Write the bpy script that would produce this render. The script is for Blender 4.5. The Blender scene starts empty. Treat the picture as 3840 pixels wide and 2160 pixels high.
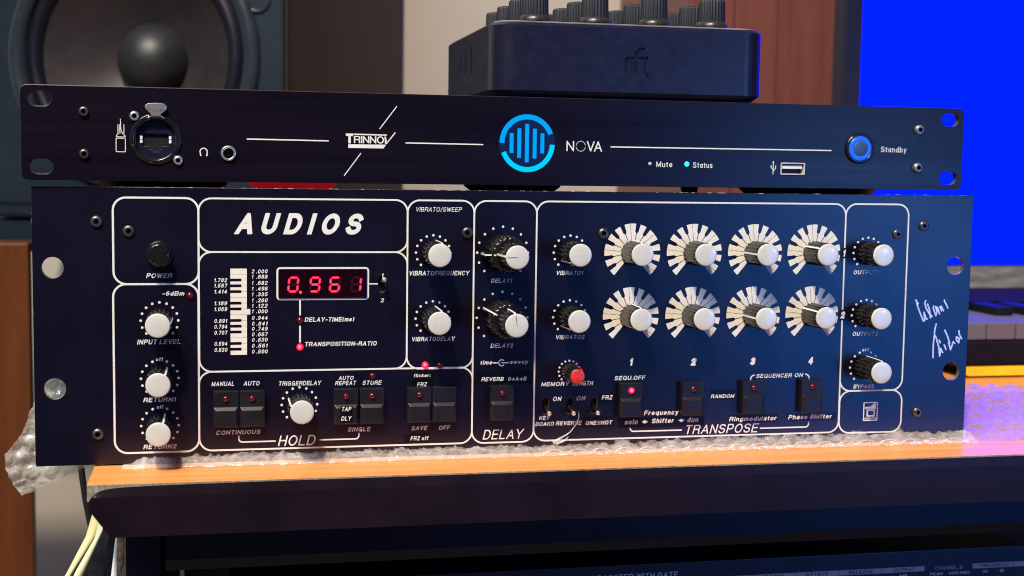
import bpy, bmesh, math, random
import numpy as np
from mathutils import Vector, Matrix, noise

MM = 0.001
S = bpy.context.scene
COL = S.collection
rnd = random.Random(7)

# ------------------------------------------------------------------ camera, world, lights, exposure
cam_data = bpy.data.cameras.new("camera")
cam = bpy.data.objects.new("camera", cam_data)
COL.objects.link(cam)
S.camera = cam
F_PX, CX, CY, CZ, YAW, PITCH, ROLL = 5119.8, 85.89, -668.14, 144.52, 0.21123, 0.08868, 0.01422
_cy, _sy, _cp, _sp, _cr, _sr = math.cos(YAW), math.sin(YAW), math.cos(PITCH), math.sin(PITCH), math.cos(ROLL), math.sin(ROLL)
_f = Vector((_sy * _cp, _cy * _cp, -_sp))
_r = Vector((_cy, -_sy, 0))
_u = _r.cross(_f)
_r2 = _cr * _r + _sr * _u
_u2 = -_sr * _r + _cr * _u
M = Matrix((_r2, _u2, -_f)).transposed().to_4x4()
M.translation = Vector((CX, CY, CZ)) * MM
cam.matrix_world = M
cam_data.sensor_width = 36.0
cam_data.lens = 36.0 * F_PX / 3840.0
cam_data.clip_start = 0.02
cam_data.clip_end = 20.0
cam_data.dof.use_dof = True
cam_data.dof.focus_distance = 0.680
cam_data.dof.aperture_fstop = 13.0

W = bpy.data.worlds.new("World")
S.world = W
W.use_nodes = True
W.node_tree.nodes["Background"].inputs[0].default_value = (0.40, 0.36, 0.85, 1)
W.node_tree.nodes["Background"].inputs[1].default_value = 0.05

def area(name, loc, aim, size, power, color, size_y=None):
    d = bpy.data.lights.new(name, "AREA")
    d.energy = power
    d.color = color
    d.size = size
    if size_y:
        d.shape = "RECTANGLE"
        d.size_y = size_y
    o = bpy.data.objects.new(name, d)
    COL.objects.link(o)
    o.location = Vector(loc) * MM
    o.rotation_euler = (Vector(aim) - Vector(loc)).to_track_quat("-Z", "Y").to_euler()
    return o

area("ceiling_lamp", (-650, -1950, 2900), (250, 0, 60), 0.26, 165, (1.0, 0.83, 0.60))
area("cool_fill_light", (-850, -1000, 1850), (200, 0, 60), 1.0, 50, (0.80, 0.91, 1.0))  # added soft cool fill, hung high to brighten the desk as well
area("second_screen_light", (860, -800, 30), (390, 0, 80), 0.36, 2.5, (0.01, 0.21, 1.0), 0.36)
area("side_window_light", (1130, -1300, 150), (380, 0, 80), 0.12, 0.6, (0.45, 0.75, 1.0), 0.13)

S.view_settings.view_transform = "Standard"
S.view_settings.look = "None"
S.view_settings.gamma = 1.0
S.view_settings.exposure = 0.0
S.view_settings.use_curve_mapping = False
S.cycles.pixel_filter_type = "BLACKMAN_HARRIS"
S.cycles.filter_width = 1.05
S.cycles.max_bounces = 8
S.cycles.transparent_max_bounces = 24
S.cycles.caustics_reflective = False
S.cycles.caustics_refractive = False
S.cycles.sample_clamp_indirect = 4.0

# ------------------------------------------------------------------ materials
def nodes_of(name):
    m = bpy.data.materials.new(name)
    m.use_nodes = True
    nt = m.node_tree
    return m, nt, nt.nodes["Principled BSDF"]

def N(nt, kind, **kw):
    n = nt.nodes.new(kind)
    for k, v in kw.items():
        if k in n.inputs:
            n.inputs[k].default_value = v
        else:
            setattr(n, k, v)
    return n

def coords(nt, scale=(1, 1, 1)):
    tc = N(nt, "ShaderNodeTexCoord")
    mp = N(nt, "ShaderNodeMapping")
    mp.inputs["Scale"].default_value = scale
    nt.links.new(tc.outputs["Object"], mp.inputs["Vector"])
    return mp.outputs["Vector"]

def mat(name, color, rough=0.5, spec=0.5, metal=0.0, var=0.15, nscale=60, bump=0.0, bscale=400, rvar=0.08, coat=0.0, stretch=(1, 1, 1)):
    m, nt, b = nodes_of(name)
    v = coords(nt, stretch)
    n = N(nt, "ShaderNodeTexNoise", Scale=nscale, Detail=6.0, Roughness=0.6)
    nt.links.new(v, n.inputs["Vector"])
    r = N(nt, "ShaderNodeMapRange")
    r.inputs["From Min"].default_value = 0.3
    r.inputs["From Max"].default_value = 0.7
    r.inputs["To Min"].default_value = 1 - var
    r.inputs["To Max"].default_value = 1 + var
    nt.links.new(n.outputs["Fac"], r.inputs["Value"])
    mx = N(nt, "ShaderNodeVectorMath", operation="SCALE")
    mx.inputs[0].default_value = color
    nt.links.new(r.outputs["Result"], mx.inputs["Scale"])
    nt.links.new(mx.outputs["Vector"], b.inputs["Base Color"])
    rr = N(nt, "ShaderNodeMapRange")
    rr.inputs["To Min"].default_value = max(0.02, rough - rvar)
    rr.inputs["To Max"].default_value = min(1, rough + rvar)
    nt.links.new(n.outputs["Fac"], rr.inputs["Value"])
    nt.links.new(rr.outputs["Result"], b.inputs["Roughness"])
    b.inputs["Specular IOR Level"].default_value = spec
    b.inputs["Metallic"].default_value = metal
    b.inputs["Coat Weight"].default_value = coat
    b.inputs["Coat Roughness"].default_value = 0.12
    if bump:
        n2 = N(nt, "ShaderNodeTexNoise", Scale=bscale, Detail=4.0)
        nt.links.new(v, n2.inputs["Vector"])
        bp = N(nt, "ShaderNodeBump", Strength=bump, Distance=0.06 / bscale)
        nt.links.new(n2.outputs["Fac"], bp.inputs["Height"])
        nt.links.new(bp.outputs["Normal"], b.inputs["Normal"])
    return m

def add_specks(m, color, scale, thr, amount=1.0, rough=0.7):
    """dust specks: sparse tiny voronoi dots mixed over the base colour"""
    nt = m.node_tree
    b = nt.nodes["Principled BSDF"]
    link = b.inputs["Base Color"].links[0]
    src = link.from_socket
    vo = N(nt, "ShaderNodeTexVoronoi", Scale=scale)
    nt.links.new(coords(nt), vo.inputs["Vector"])
    lt = N(nt, "ShaderNodeMath", operation="LESS_THAN")
    nt.links.new(vo.outputs["Distance"], lt.inputs[0])
    lt.inputs[1].default_value = thr
    sep = N(nt, "ShaderNodeSeparateColor")
    nt.links.new(vo.outputs["Color"], sep.inputs["Color"])
    gt = N(nt, "ShaderNodeMath", operation="GREATER_THAN")
    nt.links.new(sep.outputs[0], gt.inputs[0])
    gt.inputs[1].default_value = 0.72
    mu = N(nt, "ShaderNodeMath", operation="MULTIPLY")
    nt.links.new(lt.outputs[0], mu.inputs[0])
    nt.links.new(gt.outputs[0], mu.inputs[1])
    mu2 = N(nt, "ShaderNodeMath", operation="MULTIPLY")
    nt.links.new(mu.outputs[0], mu2.inputs[0])
    mu2.inputs[1].default_value = amount
    mix = N(nt, "ShaderNodeMix", data_type="RGBA")
    mix.inputs["B"].default_value = (*color, 1)
    [i for i in mix.inputs if i.name == "B" and i.type == "RGBA"][0].default_value = (*color, 1)
    nt.links.new(mu2.outputs[0], mix.inputs[0])
    nt.links.new(src, [i for i in mix.inputs if i.name == "A" and i.type == "RGBA"][0])
    nt.links.new([o for o in mix.outputs if o.type == "RGBA"][0], b.inputs["Base Color"])

def emit(name, color, strength, base=(0.02, 0.02, 0.02)):
    m, nt, b = nodes_of(name)
    b.inputs["Base Color"].default_value = (*base, 1)
    b.inputs["Emission Color"].default_value = (*color, 1)
    b.inputs["Emission Strength"].default_value = strength
    b.inputs["Roughness"].default_value = 0.3
    return m

def chips(name, base, bare, scale, thr):
    """painted edge with bare metal showing where the paint is chipped"""
    m, nt, b = nodes_of(name)
    n = N(nt, "ShaderNodeTexNoise", Scale=scale, Detail=5.0, Roughness=0.7)
    nt.links.new(coords(nt, (1, 0.3, 0.6)), n.inputs["Vector"])
    r = N(nt, "ShaderNodeMapRange")
    r.inputs["From Min"].default_value = thr
    r.inputs["From Max"].default_value = thr + 0.03
    nt.links.new(n.outputs["Fac"], r.inputs["Value"])
    mix = N(nt, "ShaderNodeMix", data_type="RGBA")
    cs = [i for i in mix.inputs if i.type == "RGBA"]
    cs[0].default_value = (*base, 1)
    cs[1].default_value = (*bare, 1)
    nt.links.new(r.outputs["Result"], mix.inputs[0])
    nt.links.new([o for o in mix.outputs if o.type == "RGBA"][0], b.inputs["Base Color"])
    b.inputs["Roughness"].default_value = 0.4
    return m

PANEL = mat("black_painted_panel", (0.0015, 0.0010, 0.0092), 0.33, 0.60, var=0.25, nscale=25, bump=0.10, bscale=1500, rvar=0.06)
add_specks(PANEL, (0.06, 0.06, 0.08), 45, 0.016)
PANEL_EDGE = chips("chipped_panel_edge", (0.012, 0.011, 0.016), (0.75, 0.72, 0.68), 190, 0.545)
ALU = mat("bare_aluminium", (0.70, 0.66, 0.62), 0.32, 0.5, metal=0.9, var=0.1, nscale=300)
NOVA = mat("black_brushed_anodised", (0.0046, 0.0030, 0.0080), 0.30, 0.30, var=0.30, nscale=90, bump=0.12, bscale=700, rvar=0.10, stretch=(0.03, 1, 1.6))
NOVA_EDGE = mat("dark_panel_edge", (0.05, 0.045, 0.05), 0.4, 0.5, var=0.2)
INK = mat("white_screen_print", (0.74, 0.73, 0.69), 0.55, 0.25, var=0.05, nscale=250)
KEYINK = mat("cream_screen_print", (0.76, 0.715, 0.63), 0.55, 0.25, var=0.06, nscale=120)
SILVERINK = mat("silver_marker_ink", (0.62, 0.64, 0.70), 0.38, 0.5, metal=0.25, var=0.25, nscale=500)
TAPE = mat("black_label_tape", (0.0030, 0.0030, 0.0055), 0.30, 0.30, var=0.2)
KNOB = mat("black_knob_plastic", (0.010, 0.009, 0.011), 0.17, 0.5, var=0.4, nscale=160, bump=0.12, bscale=900)
add_specks(KNOB, (0.16, 0.15, 0.14), 500, 0.20, 0.5)
CAP = mat("white_cap_plastic", (0.60, 0.59, 0.54), 0.13, 0.45, var=0.06, nscale=120, rvar=0.04, coat=0.3)
REDCAP = mat("red_cap_plastic", (0.62, 0.035, 0.03), 0.35, 0.45, var=0.35, nscale=400, bump=0.4, bscale=500)
BUTTON = mat("black_button_plastic", (0.0085, 0.008, 0.012), 0.40, 0.38, var=0.25, nscale=120, bump=0.15, bscale=1200)
LED_OFF = mat("dark_red_lens", (0.10, 0.003, 0.008), 0.12, 0.6, var=0.1)
LED_ON = emit("lit_red_lens", (1.0, 0.003, 0.022), 6.0, (0.1, 0.0, 0.0))
LED_CORE = emit("lit_red_lens_core", (1.0, 0.16, 0.24), 2.2, (0.3, 0.0, 0.0))
SCREW = mat("dark_screw_steel", (0.16, 0.145, 0.14), 0.33, 0.5, metal=0.85, var=0.25, nscale=400)
SOCKET = mat("screw_socket_black", (0.004, 0.004, 0.005), 0.5, 0.3)
SCREWLIGHT = mat("grey_screw_steel", (0.34, 0.36, 0.38), 0.36, 0.5, metal=0.8, var=0.2, nscale=400)
CHROME = mat("chrome", (0.80, 0.78, 0.76), 0.25, 0.5, metal=0.85, var=0.05)
GLASS_RED = mat("dark_red_display_window", (0.009, 0.0008, 0.004), 0.12, 0.45, var=0.2)
SEG_ON = emit("lit_red_segment", (1.0, 0.006, 0.07), 1.3)
SEG_HOT = emit("hot_red_segment", (1.0, 0.06, 0.13), 1.5)
SEG_OFF = emit("unlit_red_segment", (0.10, 0.001, 0.012), 0.22, (0.012, 0.002, 0.004))
CYAN = emit("lit_cyan_logo", (0.0, 0.36, 1.0), 1.08, (0, 0, 0))
CYAN.node_tree.nodes["Principled BSDF"].inputs["Specular IOR Level"].default_value = 0.0
LOGO_GLOW = emit("dark_blue_logo_glow", (0.0, 0.010, 0.055), 1.0, (0.003, 0.003, 0.008))
CYAN2 = emit("lit_cyan_lamp", (0.02, 0.75, 1.0), 1.5)
BLUE_RING = emit("lit_blue_ring", (0.0, 0.10, 1.0), 1.3)
BLACK = mat("matte_black", (0.006, 0.006, 0.009), 0.5, 0.3)
CHASSIS = mat("black_steel_chassis", (0.010, 0.009, 0.012), 0.5, 0.3)
BOXMAT = mat("dark_grey_plastic", (0.0070, 0.0075, 0.024), 0.33, 0.6, var=0.12, nscale=200, bump=0.08, bscale=2500)
RIMMETAL = mat("grey_metal_top_plate", (0.55, 0.52, 0.50), 0.3, 0.5, metal=0.7)
RUBBER = mat("dark_rubber_knob", (0.012, 0.0145, 0.021), 0.50, 0.35, var=0.2, nscale=300)
BRONZE = mat("dark_knob_skirt", (0.024, 0.021, 0.020), 0.32, 0.5, var=0.1)
SPK_FRONT = mat("charcoal_speaker_baffle", (0.0075, 0.0155, 0.028), 0.40, 0.5, var=0.12, nscale=20, bump=0.1, bscale=900)
SPK_SIDE = mat("brown_black_speaker_side", (0.060, 0.050, 0.050), 0.62, 0.25, var=0.10, nscale=15)
SPK_RING = mat("speaker_trim_ring", (0.020, 0.028, 0.040), 0.30, 0.5)
SURROUND = mat("black_rubber_surround", (0.005, 0.005, 0.013), 0.42, 0.35)
CONE = mat("grey_paper_cone", (0.027, 0.021, 0.025), 0.46, 0.4, var=0.15, nscale=60)
DOME = mat("black_dust_cap", (0.016, 0.018, 0.021), 0.46, 0.5)
WALL = mat("beige_wall_paint", (0.47, 0.425, 0.385), 0.8, 0.2, var=0.03, nscale=6)
WOODRED = mat("red_brown_wood", (0.165, 0.054, 0.046), 0.40, 0.4, var=0.22, nscale=9, stretch=(6, 6, 0.35))
WOODBROWN = mat("orange_brown_wood", (0.105, 0.029, 0.007), 0.42, 0.35, var=0.25, nscale=9, stretch=(5, 5, 0.5))
DESK = mat("orange_beech_laminate", (0.88, 0.335, 0.092), 0.36, 0.40, var=0.16, nscale=70, stretch=(0.12, 2.6, 1), coat=0.15)
CHIP = mat("grey_chipboard", (0.26, 0.23, 0.20), 0.8, 0.2, var=0.5, nscale=500)
MOULD = mat("black_edge_moulding", (0.0090, 0.0045, 0.0085), 0.42, 0.18, var=0.25, nscale=30)
add_specks(MOULD, (0.13, 0.13, 0.14), 30, 0.022)
RAIL = mat("black_steel_rail", (0.0034, 0.0034, 0.0110), 0.40, 0.30, var=0.25, nscale=30)
add_specks(RAIL, (0.10, 0.10, 0.13), 35, 0.018)
COMP = mat("blue_black_panel", (0.010, 0.014, 0.032), 0.38, 0.40, var=0.15)
GREYINK = mat("grey_silk_screen", (0.40, 0.40, 0.42), 0.5, 0.3)
SCREEN = emit("lit_blue_screen", (0.0, 0.0048, 1.0), 3.6, (0, 0, 0))
SCREEN.node_tree.nodes["Principled BSDF"].inputs["Specular IOR Level"].default_value = 0.0
MONITOR = mat("dark_monitor_plastic", (0.010, 0.011, 0.030), 0.4, 0.4)
CHINM = mat("brushed_grey_chin", (0.20, 0.185, 0.18), 0.45, 0.4, var=0.45, nscale=160, stretch=(0.25, 1, 1.2))
KEY_SHADED = mat("shaded_piano_key", (0.13, 0.115, 0.135), 0.5, 0.15, var=0.03)  # white keys; the shade lying on them is put into this grey
KEYBODY = mat("black_keyboard_case", (0.009, 0.007, 0.014), 0.75, 0.08)
YELLOW = mat("yellow_plastic", (0.90, 0.60, 0.012), 0.4, 0.4, var=0.1, nscale=60)
PAPER1 = mat("pale_yellow_paper", (0.72, 0.66, 0.36), 0.7, 0.2, var=0.06)
PAPER2 = mat("pale_green_paper", (0.62, 0.64, 0.46), 0.7, 0.2, var=0.06)
WHITEP = mat("white_paper", (0.80, 0.82, 0.84), 0.6, 0.2)
BAG = mat("black_plastic_film", (0.012, 0.012, 0.016), 0.25, 0.5, var=0.5, nscale=80, bump=0.8, bscale=160)
CARD = mat("torn_brown_cardboard", (0.22, 0.16, 0.10), 0.85, 0.2, var=0.9, nscale=260, bump=1.0, bscale=500)
CABLE = mat("black_cable_rubber", (0.012, 0.012, 0.014), 0.5, 0.4)
FOOTRED = emit("red_light_on_foot", (1.0, 0.010, 0.035), 0.24, (0.5, 0.01, 0.02))  # red light on the foot put into emission; the foot is no lamp
FOOTGREY = mat("grey_metal_foot", (0.10, 0.10, 0.11), 0.25, 0.5, metal=0.7)
FOOTBLACK = mat("black_rubber_foot", (0.006, 0.006, 0.010), 0.5, 0.3)

def wrap_material(name, tint, clear, white, rough=0.12, through=0.4):
    m = bpy.data.materials.new(name)
    m.use_nodes = True
    nt = m.node_tree
    nt.nodes.remove(nt.nodes["Principled BSDF"])
    out = nt.nodes["Material Output"]
    tr = N(nt, "ShaderNodeBsdfTransparent")
    gl = N(nt, "ShaderNodeBsdfGlossy", Roughness=rough)
    di = N(nt, "ShaderNodeBsdfDiffuse")
    di.inputs["Color"].default_value = (*tint, 1)
    tl = N(nt, "ShaderNodeBsdfTranslucent")
    tl.inputs["Color"].default_value = (*tint, 1)
    n = N(nt, "ShaderNodeTexNoise", Scale=420.0, Detail=5.0)
    nt.links.new(coords(nt), n.inputs["Vector"])
    bp = N(nt, "ShaderNodeBump", Strength=0.6, Distance=0.00035)
    nt.links.new(n.outputs["Fac"], bp.inputs["Height"])
    for s in (gl, di, tl):
        nt.links.new(bp.outputs["Normal"], s.inputs["Normal"])
    a = N(nt, "ShaderNodeMixShader")
    a.inputs[0].default_value = through
    nt.links.new(di.outputs[0], a.inputs[1])
    nt.links.new(tl.outputs[0], a.inputs[2])
    b = N(nt, "ShaderNodeMixShader")
    n3 = N(nt, "ShaderNodeTexNoise", Scale=170.0, Detail=6.0, Roughness=0.7, Distortion=1.2)
    nt.links.new(coords(nt), n3.inputs["Vector"])
    hz = N(nt, "ShaderNodeMapRange")
    hz.inputs["From Min"].default_value = 0.36
    hz.inputs["From Max"].default_value = 0.66
    hz.inputs["To Min"].default_value = white * .45
    hz.inputs["To Max"].default_value = min(1, white * 1.6)
    nt.links.new(n3.outputs["Fac"], hz.inputs["Value"])
    nt.links.new(hz.outputs["Result"], b.inputs[0])
    nt.links.new(tr.outputs[0], b.inputs[1])
    nt.links.new(a.outputs[0], b.inputs[2])
    gl.inputs["Color"].default_value = (clear, clear, clear, 1)
    c = N(nt, "ShaderNodeAddShader")
    nt.links.new(b.outputs[0], c.inputs[0])
    nt.links.new(gl.outputs[0], c.inputs[1])
    nt.links.new(c.outputs[0], out.inputs["Surface"])
    return m

WRAP = wrap_material("clear_bubble_wrap", (0.95, 0.93, 0.92), 0.07, 0.21)
WRAP_SIDE = wrap_material("blue_lit_bubble_wrap", (0.30, 0.35, 0.80), 0.22, 0.36, 0.24)  # clear film; blue light from the screen is put into its tint
WRAP_THICK = wrap_material("cloudy_bubble_wrap", (0.93, 0.94, 0.90), 0.10, 0.60, 0.10, 0.5)

# ------------------------------------------------------------------ mesh building (millimetres in, metres out)
class MB:
    def __init__(self):
        self.v, self.f, self.m, self.sm = [], [], [], []
    def add(self, verts, faces, mi=0, smooth=False):
        o = len(self.v)
        self.v += [tuple(p) for p in verts]
        for f in faces:
            self.f.append(tuple(i + o for i in f))
            self.m.append(mi)
            self.sm.append(smooth)
    def box(self, x0, y0, z0, x1, y1, z1, mi=0):
        v = [(x, y, z) for x in (x0, x1) for y in (y0, y1) for z in (z0, z1)]
        self.add(v, [(0, 1, 3, 2), (4, 6, 7, 5), (0, 4, 5, 1), (2, 3, 7, 6), (0, 2, 6, 4), (1, 5, 7, 3)], mi)
    def lathe(self, prof, c, n=48, axis="-Y", mi=0, rfun=None, smooth=True, cap=True):
        """prof: (radius, height) pairs along the axis from c"""
        rings = []
        for (r, h) in prof:
            ring = []
            for k in range(n):
                a = 2 * math.pi * k / n
                rr = r * (rfun(a, h) if rfun else 1.0)
                s, t = rr * math.sin(a), rr * math.cos(a)
                if axis == "-Y":
                    ring.append((c[0] + s, c[1] - h, c[2] + t))
                else:
                    ring.append((c[0] + s, c[1] + t, c[2] + h))
            rings.append(ring)
        v = [p for ring in rings for p in ring]
        f = []
        for i in range(len(prof) - 1):
            for k in range(n):
                k2 = (k + 1) % n
                f.append((i * n + k, i * n + k2, (i + 1) * n + k2, (i + 1) * n + k))
        self.add(v, f, mi, smooth)
        if cap:
            self.add(rings[0], [tuple(range(n))[::-1]], mi)
            self.add(rings[-1], [tuple(range(n))], mi)
    def tube(self, path, r, n=10, mi=0):
        pts = [Vector(p) for p in path]
        rings = []
        for i, p in enumerate(pts):
            t = (pts[min(i + 1, len(pts) - 1)] - pts[max(i - 1, 0)]).normalized()
            up = Vector((0, 1, 0)) if abs(t.y) < 0.9 else Vector((1, 0, 0))
            a = t.cross(up).normalized()
            b = t.cross(a)
            rr = r[i] if isinstance(r, (list, tuple)) else r
            rings.append([p + rr * (math.cos(2 * math.pi * k / n) * a + math.sin(2 * math.pi * k / n) * b) for k in range(n)])
        v = [q for ring in rings for q in ring]
        f = []
        for i in range(len(pts) - 1):
            for k in range(n):
                f.append((i * n + k, i * n + (k + 1) % n, (i + 1) * n + (k + 1) % n, (i + 1) * n + k))
        f += [tuple(range(n))[::-1], tuple(range((len(pts) - 1) * n, len(pts) * n))]
        self.add(v, f, mi, True)
    def ball(self, c, r, n=16, half=False, mi=0, sx=1, sy=1, sz=1):
        m = n // 2
        prof = []
        for i in range(m + 1):
            a = math.pi * i / m
            if half and a > math.pi / 2 + 1e-6:
                break
            prof.append((max(1e-4, r * math.sin(a)), r * math.cos(a)))
        rings = []
        for (rr, h) in prof:
            rings.append([(c[0] + sx * rr * math.sin(2 * math.pi * k / n), c[1] - sy * h, c[2] + sz * rr * math.cos(2 * math.pi * k / n)) for k in range(n)])
        v = [q for ring in rings for q in ring]
        f = []
        for i in range(len(prof) - 1):
            for k in range(n):
                f.append((i * n + k, (i + 1) * n + k, (i + 1) * n + (k + 1) % n, i * n + (k + 1) % n))
        self.add(v, f, mi, True)
    def sheet(self, poly, y, mi=0):
        self.add([(x, y, z) for x, z in poly], [tuple(range(len(poly)))], mi)
    def prism(self, poly, y0, y1, mi=0, smooth=False):
        n = len(poly)
        v = [(x, y0, z) for x, z in poly] + [(x, y1, z) for x, z in poly]
        f = [tuple(range(n)), tuple(range(n, 2 * n))[::-1]] + [(i, i + n, (i + 1) % n + n, (i + 1) % n) for i in range(n)]
        self.add(v, f, mi, smooth)
    def grid(self, P, mi=0, smooth=True):
        nr, nc = len(P), len(P[0])
        self.add([p for row in P for p in row], [(i * nc + j, i * nc + j + 1, (i + 1) * nc + j + 1, (i + 1) * nc + j) for i in range(nr - 1) for j in range(nc - 1)], mi, smooth)
    def build(self, name, mats, parent=None, bevel=0.0, segs=2, recalc=True):
        me = bpy.data.meshes.new(name)
        me.from_pydata([(x * MM, y * MM, z * MM) for x, y, z in self.v], [], self.f)
        mats = mats if isinstance(mats, (list, tuple)) else [mats]
        for q in mats:
            me.materials.append(q)
        for p, mi, s in zip(me.polygons, self.m, self.sm):
            p.material_index = mi
            p.use_smooth = s
        if recalc or bevel:
            bm = bmesh.new()
            bm.from_mesh(me)
            if recalc:
                bmesh.ops.recalc_face_normals(bm, faces=bm.faces[:])
            if bevel:
                es = [e for e in bm.edges if len(e.link_faces) == 2 and e.calc_face_angle() > 0.5]
                bmesh.ops.bevel(bm, geom=es, offset=bevel * MM, segments=segs, profile=0.6, affect="EDGES", clamp_overlap=True)
            bm.to_mesh(me)
            bm.free()
        o = bpy.data.objects.new(name, me)
        COL.objects.link(o)
        if parent is not None:
            o.parent = parent
        return o

def thing(name, label, cat, loc=(0, 0, 0), rz=0.0, group=None):
    o = bpy.data.objects.new(name, None)
    COL.objects.link(o)
    o.empty_display_size = 0.02
    o.location = Vector(loc) * MM
    o.rotation_euler = (0, 0, rz)
    o["label"] = label
    o["category"] = cat
    if group:
        o["group"] = group
    return o

def tag(o, label, cat, group=None):
    o["label"] = label
    o["category"] = cat
    if group:
        o["group"] = group
    return o

def arc(cx, cz, rx, rz, a0, a1, n=10):
    return [(cx + rx * math.cos(math.radians(a0 + (a1 - a0) * i / n)), cz + rz * math.sin(math.radians(a0 + (a1 - a0) * i / n))) for i in range(n + 1)]

def rrect(x0, z0, x1, z1, r, n=8):
    return arc(x1 - r, z1 - r, r, r, 90, 0, n) + arc(x1 - r, z0 + r, r, r, 0, -90, n) + arc(x0 + r, z0 + r, r, r, 270, 180, n) + arc(x0 + r, z1 - r, r, r, 180, 90, n)

def ring_sheet(mb, outer, inner, y, mi=0):
    n = len(outer)
    v = [(x, y, z) for x, z in outer] + [(x, y, z) for x, z in inner]
    mb.add(v, [(i, (i + 1) % n, (i + 1) % n + n, i + n) for i in range(n)], mi)

def plate(name, outline, holes, y0, y1, mats, parent, bevel=0.15):
    """flat plate in the XZ plane with true holes; slot 1 takes the faces of the hole walls and the rim"""
    cu = bpy.data.curves.new(name, "CURVE")
    cu.dimensions = "2D"
    cu.fill_mode = "BOTH"
    cu.extrude = (y1 - y0) / 2 - bevel
    cu.bevel_depth = bevel
    cu.bevel_resolution = 1
    cu.offset = -bevel
    for pts in [outline] + holes:
        sp = cu.splines.new("POLY")
        sp.points.add(len(pts) - 1)
        for p, (x, z) in zip(sp.points, pts):
            p.co = (x, z, 0, 1)
        sp.use_cyclic_u = True
    tmp = bpy.data.objects.new(name, cu)
    COL.objects.link(tmp)
    dg = bpy.context.evaluated_depsgraph_get()
    me = bpy.data.meshes.new_from_object(tmp.evaluated_get(dg))
    bpy.data.objects.remove(tmp)
    for v in me.vertices:
        x, y, z = v.co
        v.co = (x * MM, (-z + (y0 + y1) / 2) * MM, y * MM)
    me.materials.clear()
    for q in mats:
        me.materials.append(q)
    xs = [p[0] for p in outline]
    zs = [p[1] for p in outline]
    for p in me.polygons:
        p.material_index = 0
        p.use_smooth = False
        if abs(p.normal.y) < 0.9:
            c = p.center / MM
            rim = min(c.x - min(xs), max(xs) - c.x, c.z - min(zs), max(zs) - c.z) < 1.5
            p.material_index = 1 if rim else min(2, len(mats) - 1)
    o = bpy.data.objects.new(name, me)
    COL.objects.link(o)
    if parent is not None:
        o.parent = parent
    return o

# ------------------------------------------------------------------ lettering: strokes -> filled outline (marching squares on a distance field)
def sdf_cells(strokes, w, cell, caps=True, clip=None):
    """filled cells of the union of thick strokes; strokes are point lists, w the half width"""
    segs, joints = [], []
    for s in strokes:
        for i in range(len(s) - 1):
            a, b = np.array(s[i], float), np.array(s[i + 1], float)
            L = np.linalg.norm(b - a)
            if L < 1e-6:
                continue
            d = (b - a) / L
            e0 = w if (caps and i == 0) else 0.0
            e1 = w if (caps and i == len(s) - 2) else 0.0
            segs.append((a - d * e0, d, L + e0 + e1))
        joints += [np.array(p, float) for p in s[1:-1]]
    allp = np.array([p for s in strokes for p in s], float)
    lo = allp.min(0) - 2 * w - cell
    hi = allp.max(0) + 2 * w + cell
    nx, nz = int((hi[0] - lo[0]) / cell) + 2, int((hi[1] - lo[1]) / cell) + 2
    gx, gz = np.meshgrid(lo[0] + cell * np.arange(nx), lo[1] + cell * np.arange(nz), indexing="ij")
    D = np.full((nx, nz), 1e9)
    for a, d, L in segs:
        px, pz = gx - a[0], gz - a[1]
        t = px * d[0] + pz * d[1]
        q = np.abs(-px * d[1] + pz * d[0])
        D = np.minimum(D, np.maximum(q - w, np.maximum(-t, t - L)))
    for j in joints:
        D = np.minimum(D, np.hypot(gx - j[0], gz - j[1]) - w)
    if clip:
        D = np.maximum(D, np.maximum(clip[0] - gz, gz - clip[1]))
    D = D - 1e-7
    V, Fc, idx = [], [], {}
    def vert(key, p):
        if key not in idx:
            idx[key] = len(V)
            V.append(p)
        return idx[key]
    ins = D < 0
    any_in = ins[:-1, :-1] | ins[1:, :-1] | ins[:-1, 1:] | ins[1:, 1:]
    full = ins[:-1, :-1] & ins[1:, :-1] & ins[:-1, 1:] & ins[1:, 1:]
    for i in range(nx - 1):
        j = 0
        while j < nz - 1:
            if not any_in[i, j]:
                j += 1
                continue
            cs = [(i, j), (i + 1, j), (i + 1, j + 1), (i, j + 1)]
            poly = []
            for k in range(4):
                a, b = cs[k], cs[(k + 1) % 4]
                da, db = D[a], D[b]
                if da < 0:
                    poly.append(vert(a, (gx[a], gz[a])))
                if (da < 0) != (db < 0):
                    t = da / (da - db)
                    key = (a, b) if a < b else (b, a)
                    poly.append(vert(("e",) + key, (gx[a] + t * (gx[b] - gx[a]), gz[a] + t * (gz[b] - gz[a]))))
            if len(poly) > 2:
                Fc.append(tuple(poly))
            j += 1
    return V, Fc

def A_(cx, cz, rx, rz, a0, a1, n=12):
    return arc(cx, cz, rx, rz, a0, a1, n)

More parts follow.
